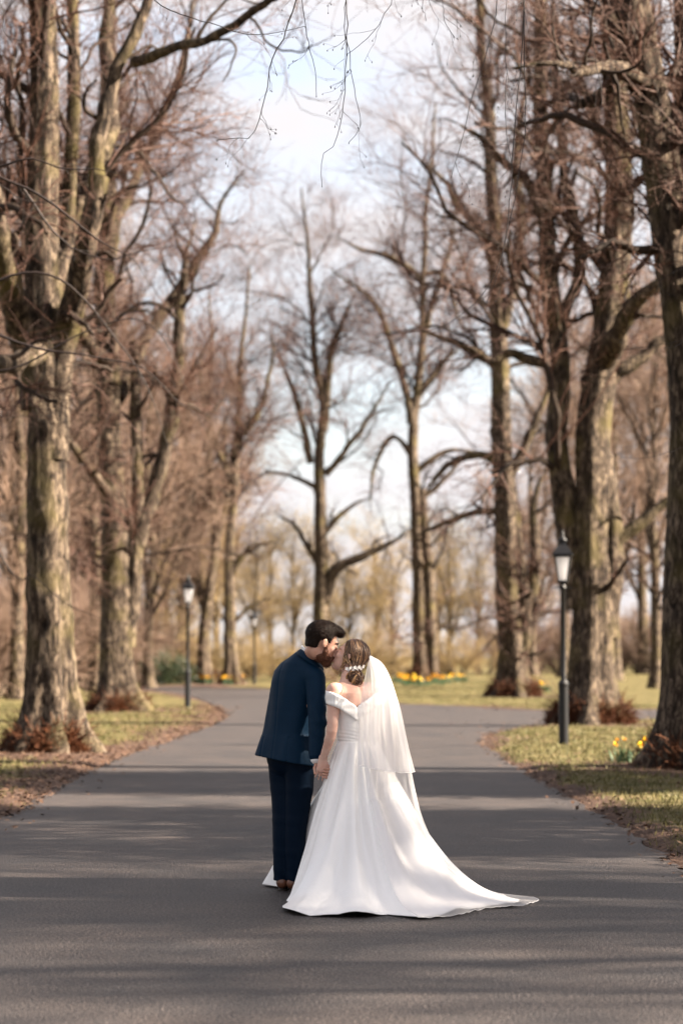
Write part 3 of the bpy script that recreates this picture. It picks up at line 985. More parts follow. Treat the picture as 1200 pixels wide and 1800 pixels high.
for px, Y, k, sc in [(450, 175, 2, 0.7), (515, 200, 2, 0.8), (610, 190, 2, 0.7), (690, 180, 2, 0.65), (790, 190, 2, 0.7),
                     (840, 215, 2, 0.8), (330, 165, 2, 0.8), (380, 185, 2, 0.85), (270, 165, 2, 0.8), (575, 250, 2, 1.0), (660, 260, 2, 1.0), (475, 250, 2, 1.05), (770, 270, 2, 1.0), (180, 150, 2, 0.8),
                     (930, 230, 2, 0.8)]:
    p = at(px, 1150, Y)
    place(protos[k], p[0], Y, sc * rp.uniform(0.9, 1.1), rp.uniform(0, 6.28), WC, 'golden trees behind the bend')
SC = 'bare golden brown shrub at the foot of the far tree belt'
for px, Y, k, sc in [(300, 152, 0, 0.7), (345, 160, 1, 0.7), (395, 165, 1, 0.8), (440, 160, 1, 0.6), (490, 170, 1, 0.8), (545, 175, 0, 0.6), (600, 182, 1, 0.7), (645, 168, 1, 0.9),
                     (690, 180, 0, 0.6), (760, 188, 1, 0.7), (800, 185, 1, 0.8), (850, 195, 0, 0.7), (890, 200, 2, 1.0), (935, 210, 2, 1.1), (985, 205, 2, 1.0), (1030, 215, 2, 1.2),
                     (1080, 210, 2, 1.1), (1130, 205, 2, 1.2), (1180, 200, 2, 1.2), (1230, 205, 2, 1.2)]:
    p = at(px, 1150, Y)
    place(shrubs[k], p[0], Y, sc, rp.uniform(0, 6.28), SC, 'shrubs of the far belt')
SL = 'bare russet shrub in the undergrowth behind the left lime trees'
for px, Y, k, sc in [(-30, 85, 2, 0.9), (15, 95, 2, 1.0), (60, 90, 2, 0.9), (105, 105, 2, 1.0), (140, 112, 2, 1.0), (175, 118, 2, 1.1), (225, 128, 2, 1.0), (260, 138, 1, 1.0), (20, 120, 2, 1.4), (90, 130, 2, 1.4)]:
    p = at(px, 1150, Y)
    place(shrubs[k], p[0], Y, sc, rp.uniform(0, 6.28), SL, 'shrubs of the left undergrowth')


# evergreen foliage: a cloud of leaf faces round many small clumps
def evergreen(name, label, cat, loc, lobes, n, seed, mat, leaf=0.06, trunk_h=0.0, group=None):
    rs = np.random.default_rng(seed)
    root = thing(name, label, cat, loc, group)
    cl = []
    for (cx, cy, cz, rx, rz_), cnt in lobes:
        d = nrm(rs.normal(size=(cnt, 3)))
        cl.append(np.array([cx, cy, cz]) + d * np.array([rx, rx, rz_]) * rs.uniform(0.55, 1.0, cnt)[:, None] ** 0.6)
    cl = np.vstack(cl)
    c = cl[rs.integers(0, len(cl), n)] + rs.normal(size=(n, 3)) * leaf * 3.6
    a = nrm(rs.normal(size=(n, 3)))
    b = nrm(np.cross(a, rs.normal(size=(n, 3))))
    a, b = a * leaf * rs.uniform(0.7, 1.4, (n, 1)), b * leaf * 0.5
    v = np.stack([c - a, c + b, c + a, c - b], 1).reshape(-1, 3)
    link('foliage', mesh_np('foliage', v, quads=np.arange(4 * n).reshape(-1, 4), smooth=False), mat, root)
    H = max(q[0][2] + q[0][4] * 0.6 for q in lobes)
    me, cc, rr = trunk_mesh('trunk', [(0, 0, 0), (0.05, 0, H * 0.4), (0, 0.05, H)], 0.05 + 0.03 * H, 0.03, seed, 0.6, ring=0.3, sides=12)
    link('trunk', me, M['bark'], root)
    L, R = spawn(resample(cc, 14)[None], np.linspace(0.1, 0.03, 14)[None], 26, rs, (0.2, 0.95), (0.25, 0.45), 8, (0.6, 1.3), 0.2, 0.12, 0.5, 0.07, 0.015)
    v, q = join_tubes([(L, R, 5)], rs, 0)
    link('branches', mesh_np('branches', v, q), M['branch'], root)['kind'] = 'stuff'
    return root


M['holly'] = noise_mat('evergreen_leaf', [(0.3, (0.011, 0.022, 0.0077)), (0.7, (0.033, 0.0495, 0.0165))], 1.5, 4, 0.45, spec=0.4)
p = at(288, 1190, 126)
evergreen('evergreen_bush', 'dark green rounded evergreen bush beyond the left lamp post', 'bush', (p[0], 126, 0),
          [((0, 0, 0.95, 1.2, 0.9), 60), ((-0.6, 0.2, 0.7, 0.8, 0.7), 30), ((0.9, 0, 0.7, 0.7, 0.6), 25)], 9000, 41, M['holly'], 0.05)
EV = 'evergreen tree beside the drive shading the asphalt from the right'
for k, (x, y, cz, rr_, hh) in enumerate([(14.5, 19.9, 9.0, 3.0, 4.6), (14.0, 27.9, 8.6, 2.85, 4.6)]):
    evergreen('yew_tree', EV, 'tree', (x, y, 0), [((0, 0, cz, rr_, hh), 260), ((0, 0.4, cz - 2.5, rr_ * 1.0, 2.6), 130)], 30000, 43 + k, M['holly'], 0.10, group='evergreens at the right')

# ---------------------------------------------------------------- lamp posts
M['black_iron'] = noise_mat('black_painted_iron', [(0.3, (0.004, 0.004, 0.005)), (0.7, (0.008, 0.008, 0.010))], 14, 3, 0.45, spec=0.3, bump=0.05)
mg, n, l, b = mat_new('frosted_glass')
n.clear()
o_, m1_, m2_ = n.new('ShaderNodeOutputMaterial'), n.new('ShaderNodeMixShader'), n.new('ShaderNodeMixShader')
tl_, df_, tr_ = n.new('ShaderNodeBsdfTranslucent'), n.new('ShaderNodeBsdfDiffuse'), n.new('ShaderNodeBsdfTransparent')
for s_ in (tl_, df_):
    s_.inputs['Color'].default_value = (0.85, 0.85, 0.87, 1)
m1_.inputs[0].default_value = 0.3
m2_.inputs[0].default_value = 0.25
l.new(tl_.outputs[0], m1_.inputs[1]); l.new(df_.outputs[0], m1_.inputs[2])
l.new(m1_.outputs[0], m2_.inputs[1]); l.new(tr_.outputs[0], m2_.inputs[2])
l.new(m2_.outputs[0], o_.inputs['Surface'])
M['lamp_glass'] = mg
mb, n, l, b = mat_new('lamp_bulb')
b.inputs['Base Color'].default_value = (0.85, 0.8, 0.7, 1)
b.inputs['Roughness'].default_value = 0.2
M['bulb'] = mb


def lamp_post(loc, label, H=3.85):
    root = thing('lamp_post', label, 'lamp post', loc, 'black lamp posts along the drive')
    mbk = MB()
    mbk.lathe([(0.088, -0.2), (0.088, 0.02), (0.084, 0.03), (0.084, 1.02), (0.092, 1.04), (0.092, 1.08), (0.055, 1.14)], 20)
    mbk.build('base_sleeve', M['black_iron'], root)
    mbk = MB()
    zc = H - 0.92
    mbk.lathe([(0.052, 1.13), (0.046, 1.16), (0.040, zc - 0.12), (0.06, zc - 0.10), (0.06, zc - 0.07), (0.035, zc - 0.05), (0.05, zc)], 18)
    mbk.build('column', M['black_iron'], root, True)
    z1, z2 = zc + 0.03, zc + 0.45                            # glass from z1 to z2
    r1, r2 = 0.105, 0.185
    fr = MB()
    n = 4
    rot = math.radians(38)
    fr.lathe([(0.05, zc - 0.01), (r1 * 1.08, zc), (r1 * 1.1, z1), (r1 * 0.9, z1 + 0.012)], n, rot=rot)
    for k in range(n):
        a = rot + 2 * math.pi * k / n
        a2 = rot + 2 * math.pi * (k + 1) / n
        fr.bar((r1 * math.cos(a), r1 * math.sin(a), z1), (r2 * math.cos(a), r2 * math.sin(a), z2), 0.022)
        fr.bar((r2 * math.cos(a), r2 * math.sin(a), z2), (r2 * math.cos(a2), r2 * math.sin(a2), z2), 0.024)
    fr.build('lantern_frame', M['black_iron'], root)
    for k in range(n):
        a = rot + 2 * math.pi * k / n
        a2 = rot + 2 * math.pi * (k + 1) / n
        pv = []
        for ins in (0.985, 0.955):
            for rr_, aa, zz in ((r1, a, z1), (r1, a2, z1), (r2, a2, z2), (r2, a, z2)):
                pv.append((rr_ * ins * math.cos(aa), rr_ * ins * math.sin(aa), zz))
        MB().add(pv, [(0, 1, 2, 3), (7, 6, 5, 4), (0, 4, 5, 1), (1, 5, 6, 2), (2, 6, 7, 3), (3, 7, 4, 0)]).build('pane', M['lamp_glass'], root)
    MB().lathe([(0.02, z1), (0.02, z1 + 0.1), (0.035, z1 + 0.16), (0.03, z1 + 0.24), (0.008, z1 + 0.27)], 10).build('bulb', M['bulb'], root, True)
    rf = MB()
    rf.lathe([(0.20, z2 + 0.012), (0.245, z2 + 0.02), (0.245, z2 + 0.045), (0.17, z2 + 0.13), (0.09, z2 + 0.20), (0.07, z2 + 0.27)], n, rot=rot)
    roof = rf.build('roof', M['black_iron'], root)
    MB().lathe([(0.075, z2 + 0.265), (0.085, z2 + 0.28), (0.05, z2 + 0.32), (0.02, z2 + 0.35), (0.034, z2 + 0.39), (0.02, z2 + 0.42), (0.006, z2 + 0.47)], 12).build('finial', M['black_iron'], roof, True)
    ld = MB()
    ld.bar((-0.16, 0, zc - 0.085), (0.16, 0, zc - 0.085), 0.022)
    ld.build('ladder_bar', M['black_iron'], root)
    return root


for px, py, lab in ((990, 1312, 'black lamp post with lantern in front of the broad right hand lime tree'),
                    (330, 1245, 'black lamp post with lantern on the left corner of the junction'),
                    (447, 1204, 'farthest black lamp post, small and blurred left of the groom')):
    g = ground(px, py)
    lamp_post((g[0], g[1], 0), lab, 3.72 if px > 900 else 4.0)

# ---------------------------------------------------------------- daffodils
M['petal'] = noise_mat('daffodil_petal', [(0.3, (0.62, 0.40, 0.012)), (0.7, (0.72, 0.50, 0.03))], 30, 2, 0.5)
M['trumpet'] = noise_mat('daffodil_trumpet', [(0.3, (0.65, 0.28, 0.008)), (0.7, (0.72, 0.35, 0.012))], 30, 2, 0.5)
M['daff_leaf'] = noise_mat('daffodil_leaf', [(0.3, (0.03, 0.075, 0.035)), (0.7, (0.07, 0.13, 0.06))], 12, 2, 0.5)


def flower_mesh(sc):
    """six petals and a flared trumpet facing +X"""
    v, f = [], []
    for k in range(6):
        a = 2 * math.pi * k / 6
        c, s = math.cos(a), math.sin(a)
        c2, s2 = -s, c
        b = len(v)
        for r, w, x in ((0.005, 0.004, 0), (0.022, 0.013, -0.002), (0.040, 0.0, 0.004)):
            for sg in (-1, 1):
                v.append((x * sc, (r * c + sg * w * c2) * sc, (r * s + sg * w * s2) * sc))
        f += [(b, b + 1, b + 3, b + 2), (b + 2, b + 3, b + 5, b + 4)]
    me1 = bpy.data.meshes.new('petals')
    me1.from_pydata(v, [], f)
    v, f = [], []
    pr = [(0.0, 0.008), (0.018, 0.011), (0.030, 0.014), (0.034, 0.019)]
    for x, r in pr:
        for k in range(8):
            a = 2 * math.pi * k / 8
            v.append((x * sc, r * math.cos(a) * sc, r * math.sin(a) * sc))
    for i in range(3):
        for k in range(8):
            f.append((i * 8 + k, i * 8 + (k + 1) % 8, (i + 1) * 8 + (k + 1) % 8, (i + 1) * 8 + k))
    me2 = bpy.data.meshes.new('trumpet')
    me2.from_pydata(v, [], f)
    return me1, me2


def daffodil_clump(seed, nf, nl, rad, h, sc):
    rs = np.random.default_rng(seed)
    root = thing('daffodil_clump', 'prototype', 'daffodils', (0, 0, 0))
    Cv = np.zeros((nl, 5, 3))
    a = rs.uniform(0, 6.28, nl)
    Cv[:, 0, :2] = rs.normal(size=(nl, 2)) * rad * 0.4
    d = nrm(np.stack([np.cos(a) * .3, np.sin(a) * .3, np.ones(nl)], 1))
    for s in range(1, 5):
        d = nrm(d + np.stack([np.cos(a), np.sin(a), -0.4 * np.ones(nl)], 1) * 0.13)
        Cv[:, s] = Cv[:, s - 1] + d * (h * rs.uniform(0.6, 1.0, nl) / 4)[:, None]
    w = np.array([0.006, 0.008, 0.008, 0.006, 0.001])[None, :, None] * sc
    sd = np.stack([-np.sin(a), np.cos(a), 0 * a], 1)[:, None] * w
    v = np.stack([Cv - sd, Cv + sd], 2).reshape(-1, 3)
    n_, s_ = np.meshgrid(np.arange(nl), np.arange(4), indexing='ij')
    b = ((n_ * 5 + s_) * 2).ravel()
    link('leaves', mesh_np('leaves', v, np.stack([b, b + 1, b + 3, b + 2], 1)), M['daff_leaf'], root)
    m1, m2 = flower_mesh(sc)
    for k in range(nf):
        p = np.append(rs.normal(size=2) * rad * 0.55, 0)
        hh = h * rs.uniform(0.8, 1.15)
        top = p + np.array([rs.normal() * 0.03, rs.normal() * 0.03, hh])
        st = resample([p, p * 0.5 + top * 0.5 + [0.01, 0, 0], top], 5)
        v, q = tube_arrays(st[None], np.full((1, 5), 0.004 * sc), 4, rs)
        fl = link('flower', m1, M['petal'], root, top)
        fl.rotation_euler = (0, rs.uniform(-0.1, 0.4), rs.uniform(-3.0, 0.2))
        link('trumpet', m2, M['trumpet'], fl)
        link('flower_stem', mesh_np('flower_stem', v, q), M['daff_leaf'], root)
    return root


near = daffodil_clump(61, 4, 46, 0.34, 0.34, 1.4)
far = daffodil_clump(62, 7, 40, 0.26, 0.36, 1.7)
g = ground(1150, 1349)
near.location = (g[0], g[1], 0.03)
tag(near, 'daffodil clump with long green leaves left of the right edge trunk', 'daffodils', 'daffodils by the near right tree')
for px, py, lab, rz in ((1094, 1346, 'lone daffodil clump out on the grass near the right edge trunk', 1.0), (1184, 1347, 'daffodil clump closest to the right edge, before the dark trunk', 2.2)):
    c = copy_tree(near)
    gg = ground(px, py)
    c.location = (gg[0], gg[1], 0.03)
    c.rotation_euler = (0, 0, rz * 0.4)
    c.scale = (0.8, 0.8, 0.95)
    c['label'] = lab
used = False
for px, py, lab, grp in [(p_, y_, 'yellow daffodil clump ringing the tall lime tree right of the bride', 'daffodils round the far right tree') for p_, y_ in
                         ((706, 1203), (715, 1206), (727, 1204), (738, 1208), (750, 1206), (762, 1203), (775, 1205), (788, 1202), (803, 1200), (815, 1199), (697, 1200))] + \
                        [(p_, y_, 'yellow daffodil clump in the drift on the far left lawn', 'daffodils of the far left drift') for p_, y_ in
                         ((268, 1202), (282, 1203), (297, 1201), (312, 1203), (342, 1202), (352, 1204), (366, 1203), (378, 1202), (392, 1204), (402, 1205), (415, 1204), (425, 1203))] + \
                        [(125, 1226, 'single daffodil clump between the two near left trunks', None), (958, 1218, 'daffodil clump on the lawn right of the knobbly lime tree', None)]:
    c = copy_tree(far) if used else far
    used = True
    gg = ground(px, py)
    c.location = (gg[0], gg[1], 0.02)
    c.rotation_euler = (0, 0, rp.uniform(-0.8, 0.8))
    s_ = rp.uniform(0.95, 1.35) * (0.7 if gg[1] < 100 else 1.0)
    c.scale = (s_, s_, s_)
    c['label'] = lab
    if grp:
        c['group'] = grp

# ---------------------------------------------------------------- the couple
class Sdf:
    """smooth union of rounded solids on a grid, turned into one continuous surface"""
    def __init__(self, h):
        self.h, self.p = h, []

    def _add(self, lo, hi, fn, k, op='u'):
        self.p.append((np.array(lo, float), np.array(hi, float), fn, k, op))
        return self

    def cap(self, a, b, ra, rb, k=0.012, flat=None):
        a, b = np.array(a, float), np.array(b, float)
        m = max(ra, rb) + k

        def fn(P):
            ab = b - a
            t = np.clip(((P - a) @ ab) / max(ab @ ab, 1e-9), 0, 1)
            q = P - a - t[..., None] * ab
            if flat is not None:                            # (axis, factor): squash across the axis
                ax = np.array(flat[0], float)
                ax /= np.linalg.norm(ax)
                q = q + (q @ ax)[..., None] * ax * (1 / flat[1] - 1)
            return np.sqrt((q * q).sum(-1)) - (ra + (rb - ra) * t)
        return self._add(np.minimum(a, b) - m, np.maximum(a, b) + m, fn, k)

    def chain(self, pts, rs, k=0.012, flat=None):
        for i in range(len(pts) - 1):
            self.cap(pts[i], pts[i + 1], rs[i], rs[i + 1], k, flat)
        return self

    def ell(self, c, r, axes=None, k=0.012, op='u'):
        c, r = np.array(c, float), np.array(r, float)
        A = np.eye(3) if axes is None else np.array(axes, float)
        m = r.max() + k

        def fn(P):
            q = (P - c) @ A.T
            k0 = np.sqrt(((q / r) ** 2).sum(-1))
            k1 = np.sqrt(((q / r ** 2) ** 2).sum(-1))
            return k0 * (k0 - 1) / np.maximum(k1, 1e-6)
        return self._add(c - m, c + m, fn, k, op)

    def col(self, keys, yaw, k=0.02, e=2.0, wob=None):
        """a stack of ellipses: keys (z, cx, cy, half width, half depth)"""
        K = np.array(sorted(keys), float)
        m = K[:, 3:].max() + k + 0.02
        lo = np.array([K[:, 1].min() - m, K[:, 2].min() - m, K[0, 0] - k])
        hi = np.array([K[:, 1].max() + m, K[:, 2].max() + m, K[-1, 0] + k])
        cy_, sy_ = math.cos(yaw), math.sin(yaw)

        def fn(P):
            z = P[..., 2]
            cx, cy, a, b = [np.interp(z, K[:, 0], K[:, i]) for i in range(1, 5)]
            dx, dy = P[..., 0] - cx, P[..., 1] - cy
            u, w = dx * cy_ + dy * sy_, -dx * sy_ + dy * cy_
            rr = (np.abs(u / a) ** e + np.abs(w / b) ** e) ** (1 / e)
            d = (rr - 1) * np.minimum(a, b)
            if wob is not None:
                d = d + wob(P, np.arctan2(w / b, u / a))
            return np.maximum(d, np.maximum(K[0, 0] - z, z - K[-1, 0]))
        return self._add(lo, hi, fn, k)

    def cut(self, fn, lo=None, hi=None, k=0.004):
        return self._add(lo if lo is not None else (-9, -9, -9), hi if hi is not None else (9, 99, 9), fn, k, 's')

    def disp(self, fn):
        return self._add((-9, -9, -9), (9, 99, 9), fn, 0, 'd')

    def mesh(self, name, off):
        h = self.h
        un = [p for p in self.p if p[4] == 'u']
        lo = np.min([p[0] for p in un], 0) - 3 * h
        hi = np.max([p[1] for p in un], 0) + 3 * h
        n = np.ceil((hi - lo) / h).astype(int) + 1
        F = np.full(n, 0.05, np.float32)
        ax = [lo[i] + h * np.arange(n[i]) for i in range(3)]
        for a, b, fn, k, op in self.p:
            i0 = np.clip(np.floor((a - lo) / h).astype(int) - 2, 0, n)
            i1 = np.clip(np.ceil((b - lo) / h).astype(int) + 3, 0, n)
            if (i1 <= i0).any():
                continue
            P = np.stack(np.meshgrid(*[ax[i][i0[i]:i1[i]] for i in range(3)], indexing='ij'), -1)
            sl = tuple(slice(i0[i], i1[i]) for i in range(3))
            f = F[sl]
            if op == 'd':
                near = np.abs(f) < 4 * h
                f[near] += fn(P[near]).astype(np.float32)
                continue
            d = fn(P).astype(np.float32)
            if op == 's':
                d = -d
                hh = np.maximum(k - np.abs(f - d), 0) / k
                F[sl] = np.maximum(f, d) + hh * hh * k * 0.25
            else:
                kk = max(k, 1e-5)
                hh = np.maximum(kk - np.abs(f - d), 0) / kk
                F[sl] = np.minimum(f, d) - hh * hh * kk * 0.25
        # surface nets
        ins = F < 0
        cnt = np.zeros(n - 1, np.int8)
        cor = [(i, j, k) for i in (0, 1) for j in (0, 1) for k in (0, 1)]

        def sh(A, c):
            return A[c[0]:n[0] - 1 + c[0], c[1]:n[1] - 1 + c[1], c[2]:n[2] - 1 + c[2]]
        for c in cor:
            cnt += sh(ins, c)
        act = (cnt > 0) & (cnt < 8)
        idx = np.argwhere(act)
        vid = np.full(n - 1, -1, np.int64)
        vid[act] = np.arange(len(idx))
        acc = np.zeros((len(idx), 3))
        num = np.zeros(len(idx))
        fv = {c: F[idx[:, 0] + c[0], idx[:, 1] + c[1], idx[:, 2] + c[2]].astype(float) for c in cor}
        for c in cor:
            for d in range(3):
                if c[d] == 0:
                    e = list(c); e[d] = 1; e = tuple(e)
                    f0, f1 = fv[c], fv[e]
                    mm = (f0 < 0) != (f1 < 0)
                    t = np.where(mm, f0 / np.where(mm, f0 - f1, 1), 0)
                    p = np.tile(np.array(c, float), (len(idx), 1))
                    p[:, d] = t
                    acc[mm] += p[mm]
                    num[mm] += 1
        v = lo + h * (idx + acc / num[:, None])
        quads = []
        for d in range(3):
            e1, e2 = (d + 1) % 3, (d + 2) % 3
            s0 = [slice(1, n[i] - 1) for i in range(3)]
            s0[d] = slice(0, n[d] - 1)
            s1 = list(s0)
            s1[d] = slice(1, n[d])
            A, B = ins[tuple(s0)], ins[tuple(s1)]
            ch = np.argwhere(A != B)
            if not len(ch):
                continue
            pos = ch + np.array([s.start for s in s0])
            o1, o2 = np.zeros(3, int), np.zeros(3, int)
            o1[e1], o2[e2] = 1, 1
            g = [vid[tuple((pos - o).T)] for o in (o1 + o2, o2, 0 * o1, o1)]
            q = np.stack(g, 1)
            fl = A[tuple(ch.T)]
            q[~fl] = q[~fl][:, ::-1]
            quads.append(q)
        q = np.vstack(quads)
        q = q[(q >= 0).all(1)]
        # one pass of smoothing takes out the grid's steps
        for lam in (0.5, 0.5):
            sm, ct = np.zeros_like(v), np.zeros(len(v))
            for a_, b_ in ((0, 1), (1, 2), (2, 3), (3, 0)):
                np.add.at(sm, q[:, a_], v[q[:, b_]]); np.add.at(ct, q[:, a_], 1)
                np.add.at(sm, q[:, b_], v[q[:, a_]]); np.add.at(ct, q[:, b_], 1)
            v = v * (1 - lam) + lam * sm / np.maximum(ct, 1)[:, None]
        return mesh_np(name, v - off, q)


def frame(az, pitch, roll=0.0):
    """rows: forward, side (left of forward), up; az from +X towards +Y, pitch up positive"""
    ca, sa, cp, sp = math.cos(az), math.sin(az), math.cos(pitch), math.sin(pitch)
    f = np.array([ca * cp, sa * cp, sp])
    s = np.array([-sa, ca, 0])
    u = np.cross(f, s)
    cr, sr = math.cos(roll), math.sin(roll)
    return np.array([f, s * cr + u * sr, u * cr - s * sr])


def wig(P, f, seed):
    r = np.random.default_rng(seed)
    s = 0
    for k in range(4):
        w = r.normal(size=3) * f
        s = s + np.sin(P @ w + r.uniform(0, 6.28))
    return s / 4


def skin_mat(name, c, flush):
    m, n, l, b = mat_new(name)
    co = n.new('ShaderNodeTexCoord')
    t = n.new('ShaderNodeTexNoise')
    t.inputs['Scale'].default_value = 22
    t.inputs['Detail'].default_value = 5
    rp_ = n.new('ShaderNodeValToRGB')
    for e, (p, cc) in zip(rp_.color_ramp.elements, [(0.3, flush), (0.65, c)]):
        e.position = p; e.color = (*cc, 1)
    l.new(co.outputs['Object'], t.inputs['Vector'])
    l.new(t.outputs['Fac'], rp_.inputs['Fac'])
    l.new(rp_.outputs['Color'], b.inputs['Base Color'])
    b.inputs['Roughness'].default_value = 0.5
    b.inputs['Specular IOR Level'].default_value = 0.35
    b.inputs['Subsurface Weight'].default_value = 0.12
    b.inputs['Subsurface Radius'].default_value = (0.012, 0.004, 0.002)
    b.inputs['Subsurface Scale'].default_value = 0.6
    return m


M['skin_m'] = skin_mat('groom_skin', (0.50, 0.29, 0.215), (0.44, 0.22, 0.16))
M['skin_f'] = skin_mat('bride_skin', (0.60, 0.385, 0.31), (0.54, 0.31, 0.245))
M['hair_m'] = noise_mat('dark_brown_hair', [(0.35, (0.0035, 0.0018, 0.0013)), (0.65, (0.014, 0.0075, 0.005))], 150, 4, 0.6, spec=0.10, bump=0.5, bscale=160, bdist=0.004)
M['beard'] = noise_mat('auburn_beard', [(0.35, (0.045, 0.018, 0.011)), (0.65, (0.15, 0.062, 0.036))], 160, 3, 0.6, spec=0.2, bump=0.5, bscale=220, bdist=0.003)
M['brow'] = noise_mat('eyebrow', [(0.35, (0.02, 0.010, 0.008)), (0.65, (0.05, 0.028, 0.02))], 160, 3, 0.6)
M['hair_f'] = noise_mat('light_brown_hair', [(0.30, (0.050, 0.025, 0.014)), (0.70, (0.12, 0.064, 0.035))], 34, 3, 0.4, spec=0.45)
M['suit'] = noise_mat('navy_wool_jacket', [(0.3, (0.000315, 0.01044, 0.02741)), (0.7, (0.0006562, 0.01768, 0.04385))], 260, 3, 0.6, spec=0.12, sheen=0.0, bump=0.12, bscale=500, bdist=0.002)
M['trouser'] = noise_mat('navy_wool_trousers', [(0.3, (0.000504, 0.004928, 0.01449)), (0.7, (0.00098, 0.008624, 0.02318))], 260, 3, 0.65, spec=0.10, sheen=0.0, bump=0.12, bscale=500, bdist=0.002)
M['shirt'] = noise_mat('white_shirt', [(0.3, (0.75, 0.75, 0.77)), (0.7, (0.82, 0.82, 0.83))], 90, 2, 0.6)
M['shoe'] = noise_mat('brown_leather', [(0.3, (0.075, 0.028, 0.016)), (0.7, (0.16, 0.065, 0.035))], 30, 3, 0.35, spec=0.5)
M['sole'] = noise_mat('dark_sole', [(0.3, (0.012, 0.009, 0.008)), (0.7, (0.03, 0.022, 0.018))], 30, 3, 0.6)
M['lips'] = skin_mat('lips', (0.48, 0.17, 0.15), (0.45, 0.15, 0.13))
M['blossom'] = noise_mat('white_blossom', [(0.3, (0.78, 0.76, 0.74)), (0.7, (0.84, 0.83, 0.82))], 60, 2, 0.5)
M['pearl'] = noise_mat('pearl', [(0.3, (0.75, 0.72, 0.68)), (0.7, (0.82, 0.8, 0.77))], 60, 2, 0.2, spec=0.6)
ms, n, l, b = mat_new('ivory_satin')
b.inputs['Base Color'].default_value = (0.80, 0.79, 0.785, 1)
b.inputs['Roughness'].default_value = 0.33
b.inputs['Specular IOR Level'].default_value = 0.6
b.inputs['Sheen Weight'].default_value = 0.1
co = n.new('ShaderNodeTexCoord')
tx = n.new('ShaderNodeTexNoise'); tx.inputs['Scale'].default_value = 9; tx.inputs['Detail'].default_value = 4
bp = n.new('ShaderNodeBump'); bp.inputs['Strength'].default_value = 0.25; bp.inputs['Distance'].default_value = 0.02
l.new(co.outputs['Object'], tx.inputs['Vector']); l.new(tx.outputs['Fac'], bp.inputs['Height']); l.new(bp.outputs['Normal'], b.inputs['Normal'])
M['satin'] = ms
M['lining'] = noise_mat('cream_lining', [(0.3, (0.68, 0.60, 0.48)), (0.7, (0.74, 0.66, 0.54))], 20, 2, 0.6)
mv = bpy.data.materials.new('tulle')
mv.use_nodes = True
n, l = mv.node_tree.nodes, mv.node_tree.links
n.clear()
o_ = n.new('ShaderNodeOutputMaterial'); mxs = n.new('ShaderNodeMixShader'); tr = n.new('ShaderNodeBsdfTransparent')
mx2 = n.new('ShaderNodeMixShader'); df = n.new('ShaderNodeBsdfDiffuse'); tl_ = n.new('ShaderNodeBsdfTranslucent')
df.inputs['Color'].default_value = (0.86, 0.84, 0.85, 1); tl_.inputs['Color'].default_value = (0.86, 0.84, 0.85, 1)
mx2.inputs[0].default_value = 0.4
l.new(df.outputs[0], mx2.inputs[1]); l.new(tl_.outputs[0], mx2.inputs[2])
mxs.inputs[0].default_value = 0.47
l.new(tr.outputs[0], mxs.inputs[1]); l.new(mx2.outputs[0], mxs.inputs[2]); l.new(mxs.outputs[0], o_.inputs['Surface'])
M['tulle'] = mv
M['tulle_edge'] = noise_mat('veil_edging', [(0.3, (0.8, 0.79, 0.8)), (0.7, (0.84, 0.83, 0.84))], 60, 2, 0.6)

XY = lambda p, **k: np.array(p, float)


def hand(S, wrist, d, nrm_, thumb_side, L=0.18, curl=(0.5, 0.6, 0.5), spread=0.18, w=0.078, sc=1.0, r=0.0085, thumb_dir=None, k=0.004):
    """palm, four unequal bent fingers and a thumb; d: fingers' direction, nrm_: out of the back of the hand, thumb_side: +-1 along d x nrm_"""
    d, nb = nrm(np.array(d, float)), nrm(np.array(nrm_, float))
    nb = nrm(nb - (nb @ d) * d)
    sd = np.cross(d, nb) * thumb_side
    wrist = np.array(wrist, float)
    pl = L * 0.5
    for t in np.linspace(-1, 1, 5):
        a = wrist + sd * t * w * 0.22
        b_ = wrist + d * pl * (1 - 0.08 * abs(t)) + sd * t * w * 0.40
        S.cap(a, b_, 0.015 * sc, 0.0115 * sc, 0.012)
    lens = [0.82, 0.98, 1.0, 0.74]                          # little .. index measured from the far side
    for q, (t, ln) in enumerate(zip((0.40, 0.14, -0.13, -0.38), (0.90, 1.0, 0.93, 0.72))):
        p = wrist + d * pl * (1 - 0.10 * abs(t)) + sd * t * w
        dd = nrm(d + sd * t * spread)
        nn = nb
        fl = L * 0.5 * ln
        pts, rr = [p], [r * sc * 1.08]
        for j, (seg, cu) in enumerate(zip((0.45, 0.32, 0.23), curl)):
            dd2 = dd * math.cos(cu) - nn * math.sin(cu)
            nn = dd * math.sin(cu) + nn * math.cos(cu)
            dd = dd2
            p = p + dd * fl * seg
            pts.append(p); rr.append(r * sc * (1.0 - 0.11 * (j + 1)))
        S.chain(pts, rr, k)
    tb = wrist + d * pl * 0.30 + sd * w * 0.36
    td = nrm(d * 0.75 + sd * 0.55 - nb * 0.35) if thumb_dir is None else nrm(np.array(thumb_dir, float))
    S.chain([tb, tb + td * L * 0.19, tb + nrm(td + d * 0.35 - sd * 0.2) * L * 0.33], [0.012 * sc, 0.0100 * sc, 0.0080 * sc], 0.006)


